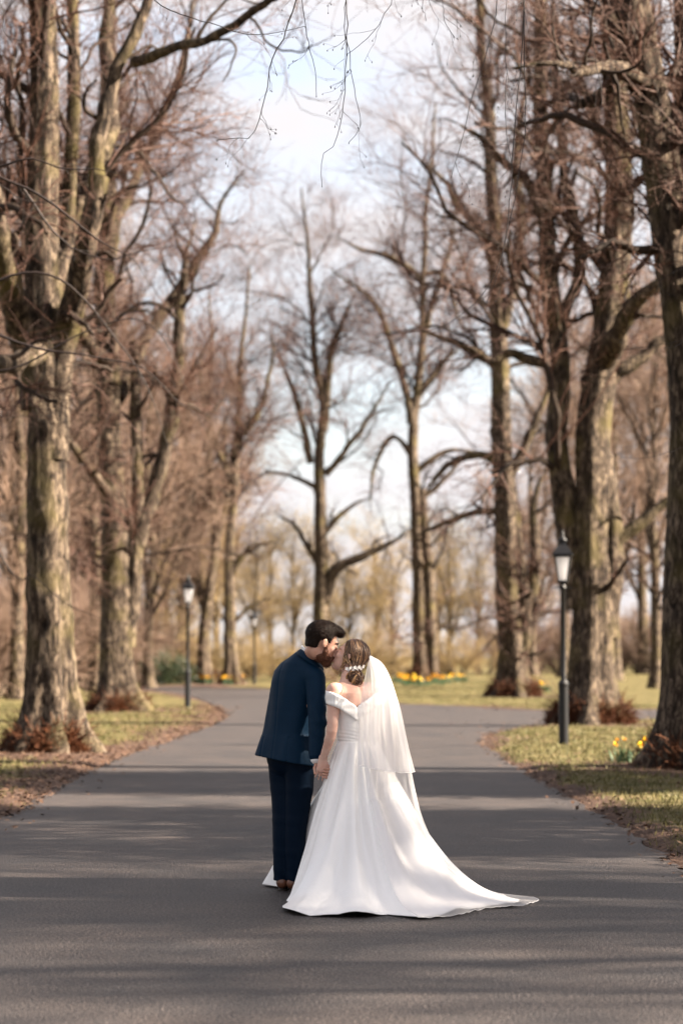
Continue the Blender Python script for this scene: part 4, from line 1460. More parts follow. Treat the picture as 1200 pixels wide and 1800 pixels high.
def head(S, c, A, sc=1.0, male=True):
    """skull, jaw, brow, nose, lips, chin, ears and lids in the head's own frame A (forward, side, up)"""
    c = np.array(c, float)

    def W(f, s, u):
        return c + sc * (A[0] * f + A[1] * s + A[2] * u)
    S.ell(W(-0.018, 0, 0.035), np.array([0.098, 0.076, 0.088]) * sc, A, 0.02)
    S.ell(W(0.030, 0, -0.030), np.array([0.062, 0.060, 0.088]) * sc, A, 0.02)
    S.ell(W(0.018, 0, -0.078), np.array([0.060, 0.052, 0.034]) * sc, A, 0.02)
    S.ell(W(0.066, 0, -0.106), np.array([0.022, 0.024, 0.018]) * sc, A, 0.016)
    S.ell(W(0.074, 0, 0.030), np.array([0.016, 0.046, 0.013 if male else 0.010]) * sc, A, 0.012)
    for sg in (-1, 1):
        S.ell(W(0.062, 0.038 * sg, -0.022), np.array([0.022, 0.020, 0.018]) * sc, A, 0.014)       # cheek
        S.ell(W(0.090, 0.031 * sg, 0.006), np.array([0.013, 0.017, 0.011]) * sc, A, 0.006, 's')   # socket
        S.ell(W(0.076, 0.031 * sg, 0.005), np.array([0.0125, 0.014, 0.0115]) * sc, A, 0.003)      # closed lid
        ea = frame(0, 0)
        S.ell(W(-0.004, 0.077 * sg, 0.000), np.array([0.019, 0.007, 0.030]) * sc, A, 0.004)
        S.ell(W(-0.010, 0.082 * sg, 0.006), np.array([0.014, 0.004, 0.022]) * sc, A, 0.004)
        S.ell(W(0.003, 0.088 * sg, 0.002), np.array([0.009, 0.006, 0.014]) * sc, A, 0.003, 's')
        S.ell(W(0.101, 0.010 * sg, -0.042), np.array([0.009, 0.007, 0.007]) * sc, A, 0.006)
    nl = 1.0 if male else 0.85
    S.cap(W(0.086, 0, 0.016), W(0.086 + 0.030 * nl, 0, -0.034), 0.0075 * sc, 0.0105 * sc, 0.010)
    S.ell(W(0.086, 0, -0.066), np.array([0.014, 0.021, 0.006]) * sc, A, 0.005)
    S.ell(W(0.084, 0, -0.078), np.array([0.014, 0.019, 0.007]) * sc, A, 0.004)
    return W


def part(name, me, mat, root):
    return link(name, me, mat, root)


# ------------------------------------------------ groom
G0 = np.array([at(508, 1562, 16.08)[0], 16.05, 0.0])
groom = thing('person', 'man in a navy suit seen from behind, kissing the bride and holding her hand', 'person', G0)
GA = frame(math.radians(14), math.radians(-20), math.radians(0))
g_head = at(567, 1131, 15.74)
rs_sh, ls_sh = at(553, 1188, 15.79), at(500, 1188, 16.02)                  # shoulder joints
g_elb, g_wri = at(559, 1270, 15.72), at(557, 1334, 15.69)
g_neck = at(541, 1168, 15.90)
hipR, hipL = at(527, 1340, 15.97), at(500, 1340, 16.08)
kneeR, kneeL = at(521, 1440, 16.00), at(497, 1440, 16.07)
ankR, ankL = at(518, 1540, 16.05), at(497, 1540, 16.10)
lel, lwr = at(493, 1275, 16.22), at(530, 1262, 16.36)

S = Sdf(0.0042)
GW = head(S, g_head, GA, 1.02, True)
S.chain([GW(-0.035, 0, -0.055), at(548, 1150, 15.85), at(538, 1172, 15.90)], [0.052, 0.053, 0.062], 0.03)
S.chain([g_neck - [0, 0, 0.09], (rs_sh + ls_sh) / 2 - [0, 0, 0.18], (hipR + hipL) / 2 + [0, 0, 0.03]], [0.095, 0.105, 0.10], 0.04)
S.cap(g_neck - [0, 0, 0.07], rs_sh, 0.05, 0.045, 0.03).cap(g_neck - [0, 0, 0.07], ls_sh, 0.05, 0.045, 0.03)
S.chain([rs_sh, g_elb, g_wri], [0.042, 0.034, 0.027], 0.02)
S.chain([ls_sh, lel, lwr], [0.042, 0.034, 0.027], 0.02)
S.chain([hipR, kneeR, ankR, ankR - [0, 0, 0.05]], [0.07, 0.045, 0.032, 0.03], 0.03)
S.chain([hipL, kneeL, ankL, ankL - [0, 0, 0.05]], [0.07, 0.045, 0.032, 0.03], 0.03)
# right hand wraps the bride's from behind; left hand rests in front
gw = g_wri + np.array([0.010, 0.022, -0.006])
kn = [at(562 + 3.2 * j, 1361 - 2.6 * j, 15.665) for j in range(4)]            # knuckles behind her hand
for j in range(4):
    S.cap(gw + [0.004 * j - 0.006, 0, 0], kn[j], 0.015, 0.011, 0.008)
for j in range(4):                                          # four fingers come round the far edge and close on the back of her hand
    y0, x0 = 1366.5 - 5.0 * j, 575.0 + 1.6 * j
    S.chain([kn[j], at(x0 + 1.0, y0 + 0.5, 15.60), at(x0 - 2.0, y0 + 0.4, 15.545), at(x0 - 8.5 - 0.6 * j, y0 - 0.4, 15.532)], [0.0095, 0.0088, 0.0082, 0.0066], 0.003)
S.chain([gw + [-0.012, -0.004, -0.02], at(552.5, 1350, 15.60), at(553.5, 1360, 15.56)], [0.012, 0.0095, 0.0078], 0.005)
hand(S, lwr, (0.9, 0.15, 0.1), (0, 1, 0.2), 1, 0.18, (0.3, 0.35, 0.3))
part('body', S.mesh('body', G0), M['skin_m'], groom)

nk = at(546, 1154, 15.86)                                    # middle of the collar
# jacket: back panel stack, sleeves, shoulders
zk = lambda py, Y=15.92: at(600, py, Y)[2]
xk = lambda px, Y=15.92: at(px, 900, Y)[0]
yaw = math.radians(-45)


def jacket_wob(P, th):
    z = P[..., 2]
    return 0.0045 * np.sin(th * 5 + 3 * z) * np.clip((1.25 - z) * 3, 0, 1) + 0.006 * wig(P, 15, 3) + 0.003 * wig(P, 38, 5)


S = Sdf(0.0052)
S.col([(zk(1352), xk(499), 15.96, 0.235, 0.172), (zk(1328), xk(501), 15.96, 0.222, 0.160), (zk(1290), xk(507), 15.95, 0.186, 0.138), (zk(1250), xk(512), 15.94, 0.170, 0.125),
       (zk(1220), xk(514), 15.93, 0.168, 0.120), (zk(1195), xk(518), 15.925, 0.166, 0.118), (zk(1178), xk(522), 15.92, 0.158, 0.112), (zk(1165), xk(527), 15.91, 0.132, 0.098), (zk(1154), xk(534), 15.90, 0.094, 0.078), (zk(1145), xk(540), 15.89, 0.066, 0.060)],
      yaw, 0.03, 2.3, jacket_wob)
S.cut(lambda P: 0.98 * (P[..., 2] - (zk(1337) - 0.17 * (P[..., 0] - xk(500)))), hi=(9, 99, 1.0))      # hem
S.cap(g_neck - [0.01, 0, 0.02], rs_sh + [0.0, 0, 0.0], 0.066, 0.064, 0.05)
S.cap(g_neck - [0.03, 0, 0.03], ls_sh + [0.0, 0, 0.0], 0.070, 0.062, 0.05)
S.chain([rs_sh + [0.003, 0, -0.02], g_elb + [-0.004, 0, 0], g_wri + [-0.01, 0.0, 0.025]], [0.068, 0.058, 0.044], 0.008)
S.chain([ls_sh, lel, lwr], [0.064, 0.055, 0.042], 0.02)
# neck opening
S.ell(nk + [0.012, 0.02, 0.03], (0.058, 0.072, 0.075), None, 0.006, 's')
bx_, by_ = xk(508), 15.93


def seam(P):                                                # centre back seam and vents, sleeve head creases
    rel = P - np.array([bx_, by_, 0])
    u = rel[..., 0] * math.cos(yaw) + rel[..., 1] * math.sin(yaw)
    back = (-rel[..., 0] * math.sin(yaw) + rel[..., 1] * math.cos(yaw)) < 0
    c = 0.004 * np.exp(-(u / 0.005) ** 2) * back
    v_ = 0.006 * np.exp(-((np.abs(u) - 0.11) / 0.006) ** 2) * back * (P[..., 2] < 1.02)
    el = 0.0035 * np.exp(-(((P[..., 2] - g_elb[2] - 0.02) / 0.12) ** 2)) * np.sin((P[..., 2] + 0.6 * P[..., 0]) * 75 + 4 * wig(P, 9, 21)) * (P[..., 0] > -0.20)
    return c + v_ + el


S.disp(seam)
jk = part('jacket', S.mesh('jacket', G0), M['suit'], groom)
S = Sdf(0.004)                                              # folded collar of the jacket
ring = []
for a in np.linspace(math.radians(110), math.radians(352), 15):
    ring.append(nk + np.array([0.064 * math.cos(a), 0.070 * math.sin(a), -0.010 - 0.046 * math.cos(a)]))
S.chain(ring, [0.012] * 15, 0.008, flat=None)
S.chain([p + np.array([0, 0, -0.022]) + (p - nk) * 0.16 for p in ring], [0.013] * 15, 0.02)
part('collar', S.mesh('collar', G0), M['suit'], jk)
S = Sdf(0.0035)
ring = []
for a in np.linspace(0, 2 * math.pi, 17):
    ring.append(nk + np.array([0.056 * math.cos(a), 0.062 * math.sin(a), 0.004 - 0.047 * math.cos(a)]))
S.chain(ring, [0.0065] * 17, 0.004)
S.chain([p + np.array([0, 0, 0.014]) for p in ring], [0.006] * 17, 0.008)
part('shirt_collar', S.mesh('shirt_collar', G0), M['shirt'], groom)
S = Sdf(0.0035)
cu = nrm(g_wri - g_elb)
S.cap(g_wri + [-0.008, 0, 0.012], g_wri + [-0.008, 0, 0.012] - cu * -0.012, 0.036, 0.035, 0.003)
part('shirt_cuff', S.mesh('shirt_cuff', G0), M['shirt'], groom)

# trousers
def crease(P):
    return 0.006 * wig(P, 11, 8) + 0.004 * wig(P * np.array([1, 1, 0.6]), 26, 9) + 0.003 * np.sin(P[..., 2] * 60 + P[..., 0] * 40) * np.clip((0.16 - P[..., 2]) * 12, 0, 1)


S = Sdf(0.005)
S.ell((hipR + hipL) / 2 + [0, 0, 0.04], (0.165, 0.13, 0.15), None, 0.04)
S.chain([hipR + [0.006, 0, 0.02], hipR * 0.55 + kneeR * 0.45 + [0.004, 0, 0], kneeR, kneeR * 0.45 + ankR * 0.55, ankR - [0, 0, 0.030]], [0.108, 0.090, 0.073, 0.066, 0.059], 0.012)
S.chain([hipL + [-0.004, 0, 0.02], hipL * 0.55 + kneeL * 0.45, kneeL, kneeL * 0.45 + ankL * 0.55, ankL - [0, 0, 0.030]], [0.108, 0.088, 0.072, 0.065, 0.059], 0.012)
S.disp(crease)
S.cut(lambda P: (P[..., 2] - 0.068) , hi=(9, 99, 0.30))
part('trousers', S.mesh('trousers', G0), M['trouser'], groom)


def shoe(ank, yaw_):
    fd = np.array([math.sin(yaw_), math.cos(yaw_), 0])
    b0 = np.array([ank[0], ank[1], 0])
    S = Sdf(0.004)
    S.chain([b0 - fd * 0.035 + [0, 0, 0.052], b0 + fd * 0.06 + [0, 0, 0.048], b0 + fd * 0.15 + [0, 0, 0.036], b0 + fd * 0.20 + [0, 0, 0.030]], [0.036, 0.040, 0.040, 0.028], 0.015)
    S.cap(b0 - fd * 0.03 + [0, 0, 0.06], b0 - fd * 0.015 + [0, 0, 0.105], 0.036, 0.038, 0.02)
    S.cut(lambda P: P[..., 2] - 0.018, hi=(9, 99, 0.06))
    o = part('shoe', S.mesh('shoe', G0), M['shoe'], groom)
    mb_ = MB()
    pts = []
    for t in np.linspace(0, 2 * math.pi, 22, endpoint=False):
        w_ = 0.040 if math.cos(t) > -0.3 else 0.036
        p = b0 + fd * (0.085 + 0.142 * math.cos(t)) + np.array([fd[1], -fd[0], 0]) * w_ * math.sin(t)
        pts.append(p - G0)
    for zz0, zz1 in ((0.010, 0.0195),):
        n_ = len(pts)
        mb_.add([tuple(p + [0, 0, zz0]) for p in pts] + [tuple(p + [0, 0, zz1]) for p in pts],
                [tuple(range(n_))[::-1], tuple(range(n_, 2 * n_))] + [(i, (i + 1) % n_, n_ + (i + 1) % n_, n_ + i) for i in range(n_)])
    hp = []
    for t in np.linspace(0, 2 * math.pi, 14, endpoint=False):
        hp.append(b0 + fd * (-0.022 + 0.036 * math.cos(t)) + np.array([fd[1], -fd[0], 0]) * 0.034 * math.sin(t) - G0)
    n_ = len(hp)
    mb_.add([tuple(p + [0, 0, 0.0]) for p in hp] + [tuple(p + [0, 0, 0.0105]) for p in hp],
            [tuple(range(n_))[::-1], tuple(range(n_, 2 * n_))] + [(i, (i + 1) % n_, n_ + (i + 1) % n_, n_ + i) for i in range(n_)])
    mb_.build('sole', M['sole'], o)


shoe(ankR + [0, 0.01, 0], math.radians(25))
shoe(ankL + [0, 0.01, 0], math.radians(5))

# hair, beard and brows
S = Sdf(0.0036)
S.ell(GW(-0.024, 0, 0.046), np.array([0.108, 0.086, 0.096]) * 1.02, GA, 0.02)
S.ell(GW(0.030, 0, 0.104), np.array([0.086, 0.062, 0.036]), GA, 0.03)
S.ell(GW(0.082, 0.004, 0.088), np.array([0.022, 0.044, 0.020]), GA, 0.03)
S.cap(GW(-0.07, 0.03, -0.03), GW(-0.07, -0.03, -0.03), 0.032, 0.032, 0.03)
for sg in (-1, 1):
    S.cap(GW(0.022, 0.074 * sg, 0.035), GW(0.018, 0.072 * sg, -0.012), 0.012, 0.008, 0.012)


def face_cut(P):
    q = (P - GW(0, 0, 0)) @ GA.T
    f, s, u = q[..., 0], q[..., 1], q[..., 2]
    a = np.minimum(f - 0.030 - 0.35 * np.maximum(u - 0.02, 0), 0.074 - u)           # open face in front of the temples, below the hair line
    b_ = np.minimum(0.012 - u, f + 0.035)                                            # below the ear line
    b2 = np.minimum(-0.052 - u, f + 0.3)                                             # nape
    return -np.maximum(np.maximum(a, np.minimum(b_, 0.028 - np.abs(u + 0.016) + 0.02)), b2)


S.cut(face_cut, k=0.008)
S.disp(lambda P: 0.0009 * np.sin(((P - g_head) @ GA.T) @ np.array([120, 520, 260]) + 4 * wig(P, 60, 1)) + 0.0016 * wig(P, 110, 2) + 0.0018 * wig(P, 45, 12))
def fuzz(root, me, mat, n, ln, rad, flow, seed, off):
    """short separate hairs growing out of a hair mass"""
    rs = np.random.default_rng(seed)
    nv = len(me.vertices)
    co_, no_ = np.zeros(nv * 3, np.float32), np.zeros(nv * 3, np.float32)
    me.vertices.foreach_get('co', co_)
    me.vertices.foreach_get('normal', no_)
    ii = rs.integers(0, nv, n)
    p, nn_ = co_.reshape(-1, 3)[ii], no_.reshape(-1, 3)[ii]
    d = nrm(nn_ * rs.uniform(0.15, 0.75, (n, 1)) + np.array(flow) + rs.normal(size=(n, 3)) * 0.35)
    L = rs.uniform(*ln, n)[:, None]
    Cv = np.stack([p - nn_ * 0.003, p + d * L * 0.5, p + nrm(d + np.array(flow) * 0.5) * L], 1)
    R = np.array([1.0, 0.8, 0.25])[None] * rs.uniform(0.7, 1.3, (n, 1)) * rad
    v_, q_ = tube_arrays(Cv, R, 3, rs)
    o_ = link('loose_hairs', mesh_np('loose_hairs', v_, q_), mat, root)
    o_['kind'] = 'stuff'


o = part('hair', S.mesh('hair', G0), M['hair_m'], groom)
M['hair_tip'] = noise_mat('brown_hair_tips', [(0.35, (0.005, 0.0026, 0.0018)), (0.65, (0.024, 0.012, 0.0075))], 80, 3, 0.5, spec=0.15)
fuzz(o, o.data, M['hair_tip'], 3200, (0.006, 0.015), 0.0010, 0.75 * GA[0] + 0.10 * GA[2], 5, G0)
S = Sdf(0.0034)
S.ell(GW(0.020, 0, -0.078), np.array([0.070, 0.061, 0.042]), GA, 0.02)
S.ell(GW(0.064, 0, -0.112), np.array([0.034, 0.036, 0.026]), GA, 0.02)
for sg in (-1, 1):
    S.chain([GW(0.014, 0.071 * sg, -0.010), GW(0.020, 0.066 * sg, -0.05), GW(0.045, 0.050 * sg, -0.085)], [0.009, 0.013, 0.018], 0.018)
    S.chain([GW(0.098, 0.006 * sg, -0.057), GW(0.088, 0.026 * sg, -0.068), GW(0.076, 0.034 * sg, -0.09)], [0.006, 0.008, 0.012], 0.012)
S.cut(lambda P: np.maximum(np.abs(((P - g_head) @ GA.T)[..., 1]) - 0.019, np.abs(((P - g_head) @ GA.T)[..., 2] + 0.072) - 0.008) + 0 * P[..., 0] + np.where(((P - g_head) @ GA.T)[..., 0] > 0.07, 0, 1), k=0.003)
S.disp(lambda P: 0.0022 * wig(P, 220, 4) + 0.0018 * wig(P, 120, 6))
o = part('beard', S.mesh('beard', G0), M['beard'], groom)
fuzz(o, o.data, M['beard'], 1800, (0.004, 0.010), 0.0007, 0.3 * GA[0] - 0.5 * GA[2], 6, G0)
S = Sdf(0.003)
for sg in (-1, 1):
    S.chain([GW(0.090, 0.014 * sg, 0.026), GW(0.086, 0.032 * sg, 0.031), GW(0.072, 0.047 * sg, 0.025)], [0.0055, 0.0062, 0.004], 0.004)
    S.chain([GW(0.0885, 0.020 * sg, 0.000), GW(0.089, 0.031 * sg, -0.004), GW(0.084, 0.042 * sg, -0.001)], [0.0018, 0.0022, 0.0018], 0.003)
part('eyebrows', S.mesh('eyebrows', G0), M['brow'], groom)

# ------------------------------------------------ bride
BC = np.array([0.10, 15.68])                                # where she stands
B0 = np.array([BC[0], BC[1], 0.0])
bride = thing('person', 'woman in a white satin wedding gown with long veil, kissing the man in navy', 'person', B0)
zb = lambda py, Y=15.55: at(600, py, Y)[2]
xb = lambda px, Y=15.55: at(px, 900, Y)[0]
BA = frame(math.radians(168), math.radians(27))
b_head = np.array([xb(614, 15.72), 15.72, zb(1155, 15.72)])
b_neck = at(612, 1200, 15.64)
lsh, rsh = at(588, 1215, 15.50), at(662, 1213, 15.66)
b_elb, b_wri = at(583, 1286, 15.47), at(567.5, 1333, 15.56)
r_elb, r_wri = np.array([0.16, 15.86, 1.13]), np.array([-0.05, 16.02, 1.22])
byaw = math.radians(28)

S = Sdf(0.004)
BW = head(S, b_head, BA, 0.94, False)
S.chain([BW(-0.030, 0, -0.055), b_neck + [0, 0, 0.03], b_neck - [0, 0, 0.03]], [0.042, 0.042, 0.05], 0.03)
tors = [(zb(1320), xb(628), 15.60, 0.108, 0.085), (zb(1298), xb(627), 15.60, 0.112, 0.086), (zb(1265), xb(626), 15.60, 0.122, 0.092), (zb(1240), xb(625), 15.60, 0.130, 0.094),
        (zb(1218), xb(624), 15.60, 0.125, 0.080), (zb(1206), xb(623), 15.605, 0.070, 0.060)]
S.col(tors, byaw, 0.04, 2.2)
S.cap(b_neck - [0, 0, 0.03], lsh, 0.038, 0.042, 0.05).cap(b_neck - [0, 0, 0.03], rsh, 0.038, 0.042, 0.05)
arm = resample([lsh, lsh * 0.5 + b_elb * 0.5 + [0.001, -0.004, 0], b_elb, b_elb * 0.5 + b_wri * 0.5 + [0.003, 0, 0], b_wri], 12)
S.chain(arm, list(np.interp(np.linspace(0, 1, 12), [0, 0.25, 0.5, 0.62, 0.8, 1], [0.042, 0.0385, 0.034, 0.033, 0.029, 0.0225])), 0.0015)
S.cap(lsh, lsh, 0.043, 0.043, 0.05)
S.chain([rsh, r_elb, r_wri], [0.043, 0.036, 0.025], 0.03)
hand(S, b_wri + [0, 0, 0.004], (-0.10, 0.0, -1.0), (0.1, -1.0, 0.05), -1, 0.172, (0.30, 0.42, 0.40), 0.55, 0.064, 0.84, 0.0080, thumb_dir=(0.42, 0.25, -0.85))
hand(S, r_wri, (-0.7, 0.3, 0.6), (0.3, -0.8, 0.4), 1, 0.155, (0.2, 0.25, 0.2), 0.2, 0.066, 0.9)
legs = [np.array([BC[0] + s_, BC[1] + 0.02, 0.0]) for s_ in (-0.07, 0.07)]
for lg in legs:
    S.chain([lg + [0, 0, 0.85], lg + [0, 0, 0.45], lg + [0, 0, 0.09]], [0.075, 0.05, 0.034], 0.04)
    S.cap(lg + [0, 0, 0.05], lg + [-0.06, 0.12, 0.03], 0.03, 0.022, 0.02)
# spine furrow and shoulder blades
uax = np.array([math.cos(byaw), math.sin(byaw), 0])
wax = np.array([-math.sin(byaw), math.cos(byaw), 0])


def back_relief(P):
    q = P - np.array([xb(625), 15.60, 0])
    u, w = q @ uax, q @ wax
    return np.where((w < 0) & (P[..., 2] > 1.0) & (P[..., 2] < 1.36), 0.006 * np.exp(-(u / 0.012) ** 2) - 0.004 * np.exp(-((np.abs(u) - 0.065) / 0.03) ** 2), 0)


S.disp(back_relief)
part('body', S.mesh('body', B0), M['skin_f'], bride)
S = Sdf(0.0026)
S.ell(BW(0.089, 0, -0.072), np.array([0.011, 0.019, 0.010]), BA, 0.004)
part('lips', S.mesh('lips', B0), M['lips'], bride)
S = Sdf(0.0026)
for sg in (-1, 1):
    S.chain([BW(0.0875, 0.020 * sg, 0.000), BW(0.088, 0.031 * sg, -0.004), BW(0.083, 0.042 * sg, -0.001)], [0.0018, 0.0024, 0.002], 0.003)
    S.chain([BW(0.086, 0.016 * sg, 0.024), BW(0.083, 0.032 * sg, 0.029), BW(0.070, 0.046 * sg, 0.024)], [0.003, 0.0035, 0.0025], 0.003)
part('brows_and_lashes', S.mesh('brows_and_lashes', B0), M['brow'], bride)

# bodice with a V at the back, folded off-shoulder bands
S = Sdf(0.0042)
S.col([(z, x, y, a + 0.016, b_ + 0.016) for z, x, y, a, b_ in tors[1:5]] + [(zb(1317), xb(628), 15.60, 0.124, 0.100)], byaw, 0.02, 2.2)


def neckline(P):
    q = P - np.array([xb(625), 15.60, 0])
    u = np.abs(q @ uax)
    zn = zb(1256) + np.minimum(u, 0.16) * 0.85
    return (zn - P[..., 2]) * 0.7


S.cut(neckline, lo=(-9, -9, zb(1265)))


def pleat(P):
    q = P - np.array([xb(625), 15.60, 0])
    u = q @ uax
    return 0.0012 * np.sin((P[..., 2] - 0.25 * np.abs(u)) * 260 + 2 * wig(P, 12, 4)) * np.clip((1.11 - P[..., 2]) * 12, 0.1, 1) + 0.0022 * np.exp(-(u / 0.003) ** 2)


S.disp(pleat)
part('bodice', S.mesh('bodice', B0), M['satin'], bride)


def band(pts, rows, r):
    S = Sdf(0.004)
    pts = resample(pts, 26)
    for k_, dz in enumerate(rows):
        S.chain([p + np.array([0, 0, dz]) for p in pts], [r] * 26, 0.010)
    S.disp(lambda P: 0.0012 * np.sin(P[..., 2] * 120 + 3 * wig(P, 14, 6)))
    part('shoulder_band', S.mesh('shoulder_band', B0), M['satin'], bride)


band([at(627, 1254, 15.475), at(612, 1243, 15.455), at(598, 1234, 15.435), at(585, 1228, 15.435), at(576, 1225, 15.47), at(575, 1223, 15.53), at(582, 1224, 15.585), at(595, 1232, 15.65), at(612, 1240, 15.70)],
     (-0.038, -0.028, -0.018, -0.008, 0.002, 0.012, 0.022, 0.030), 0.0075)
band([at(627, 1254, 15.475), at(642, 1243, 15.49), at(656, 1232, 15.54), at(668, 1226, 15.60), at(676, 1223, 15.66), at(672, 1223, 15.72), at(656, 1228, 15.74), at(640, 1236, 15.72), at(615, 1240, 15.71)],
     (-0.038, -0.028, -0.018, -0.008, 0.002, 0.012, 0.022, 0.030), 0.0075)
mb_ = MB()
for k_ in range(22):
    py = 1258 + k_ * 3.9
    z = zb(py)
    yb = 15.60 - np.interp(py, [1250, 1298, 1320, 1345], [0.112, 0.106, 0.11, 0.135])
    mb_.lathe([(0.0002, -0.004), (0.0035, -0.003), (0.0045, 0), (0.0035, 0.003), (0.0002, 0.004)], 6)
    nv = 30
    for i in range(len(mb_.v) - nv, len(mb_.v)):
        p = mb_.v[i]
        mb_.v[i] = (p[0] + xb(627) - B0[0] + 0.02, p[1] + yb - 0.004 - B0[1], p[2] + z)
o = mb_.build('button_row', M['pearl'], bride, True)
o['kind'] = 'stuff'

# skirt and train
HEM = [(0, .90), (25, .74), (55, .64), (90, .64), (112, .82), (122, .96), (131, .975), (136, .60), (141, .40), (150, .33), (165, .34), (180, .39), (205, .47), (225, .60), (235, .78), (243, .98), (250, 1.14),
       (259, 1.25), (271, 1.24), (279, 1.13), (285, 1.40), (292, 1.33), (299, 1.21), (309, 1.10), (318, 1.06), (327, 1.15), (336, 1.10), (348, 1.0), (360, .90)]
ridge_rs = np.random.default_rng(77)
RID = [(188, 7, .030), (204, 6, .026), (220, 7, .036), (237, 7, .040), (253, 6.5, .050), (268, 6, .052), (281, 5, .044), (293, 6, .050), (308, 7, .046), (323, 7, .042),
       (338, 6, .036), (355, 7, .03), (15, 7, .03), (35, 7, .03), (58, 8, .03), (80, 8, .03), (102, 8, .03), (122, 6, .025), (165, 7, .02), (146, 5, .012)]


CRE = [(ridge_rs.uniform(180, 360), ridge_rs.uniform(1.1, 2.6), ridge_rs.uniform(0.004, 0.012) * ridge_rs.choice([-1, 1]), ridge_rs.uniform(0.3, 0.95), ridge_rs.uniform(0.08, 0.3)) for _ in range(46)]


def skirt_pt(th, t, lift=0.0):
    """th in degrees (array), t 0..1 from waist to hem (array)"""
    h_ = np.array(HEM)
    R = np.interp(th % 360, h_[:, 0], h_[:, 1])
    a = np.radians(th)
    wa, wb = 0.134, 0.110
    aa = a - byaw
    r0 = 1 / np.sqrt((np.cos(aa) / wa) ** 2 + (np.sin(aa) / wb) ** 2)
    z0 = zb(1303)
    ext = np.clip((R - 0.42) / 0.7, 0, 1.25) * (1 - 0.85 * np.exp(-(((th % 360) - 122) / 14.0) ** 2))
    p1r, p1z = r0 + 0.085 + 0.02 * ext, z0 - 0.22
    p2r, p2z = 0.76 * R * (1 - ext) + ext * (0.42 * R + 0.03), 0.16 - 0.12 * ext
    bm_ = np.exp(-(((th % 360) - 125) / 9.0) ** 2)          # the front hem is thrown forward past his feet
    p2r, p2z = p2r + bm_ * (0.97 * R - p2r), p2z + bm_ * (0.30 - p2z)
    p3r, p3z = R, 0.010
    s = 1 - t
    r = s ** 3 * r0 + 3 * s * s * t * p1r + 3 * s * t * t * p2r + t ** 3 * p3r
    z = s ** 3 * z0 + 3 * s * s * t * p1z + 3 * s * t * t * p2z + t ** 3 * p3z
    g = 0
    for c_, w_, am in RID:
        drift = c_ + 3.0 * np.sin(t * 3.3 + c_)
        d_ = (th - drift + 180) % 360 - 180
        g = g + 1.4 * am * (np.exp(-(d_ / w_) ** 2) - 0.35 * np.exp(-((np.abs(d_) - 1.7 * w_) / (0.8 * w_)) ** 2))
    for c_, w_, am, tc, tw in CRE:                          # small creases of their own length
        d_ = (th - c_ - 9 * (t - tc) + 180) % 360 - 180
        g = g + am * np.exp(-(d_ / w_) ** 2) * np.exp(-((t - tc) / tw) ** 2)
    ramp = np.clip(t / 0.45, 0, 1) ** 1.2
    flat = np.clip((0.10 - z) / 0.10, 0, 1)
    gr = g * ramp * (1.0 - 0.75 * flat) * np.clip(R / 0.6, 0.4, 1.15)
    zz = z + flat * np.clip(g, -0.004, 1) * 0.70 * np.clip(ext, 0, 1) * np.sin(np.clip((t - 0.5) * 2, 0, 1) * np.pi * 0.80)
    zz = zz + 0.016 * flat * t ** 6 * np.maximum(0, np.sin(np.radians(th) * 11 + 1.0)) * np.clip(ext, 0, 1)
    r = r + gr + lift
    k2 = s ** 2.2                                           # the waist sits a little towards the drive's near side
    return np.stack([BC[0] + (xb(628) - BC[0]) * k2 + r * np.cos(a), BC[1] + (15.60 - BC[1]) * k2 + r * np.sin(a), np.maximum(zz, 0.007) + lift * 0.4], -1)


NT, NV = 640, 110
th = np.linspace(0, 360, NT, endpoint=False)
tt = np.linspace(0, 1, NV)
TH, TT = np.meshgrid(th, tt, indexing='ij')
V = skirt_pt(TH, TT)
i_, j_ = np.meshgrid(np.arange(NT), np.arange(NV - 1), indexing='ij')
i2 = (i_ + 1) % NT
q = np.stack([i_ * NV + j_, i_ * NV + j_ + 1, i2 * NV + j_ + 1, i2 * NV + j_], -1).reshape(-1, 4)
me = mesh_np('skirt', V.reshape(-1, 3) - B0, q)
sk = part('skirt', me, M['satin'], bride)
me.materials.append(M['lining'])
sm = sk.modifiers.new('thickness', 'SOLIDIFY')
sm.thickness = 0.004
sm.offset = -1.0
sm.material_offset = 1
sm.material_offset_rim = 0


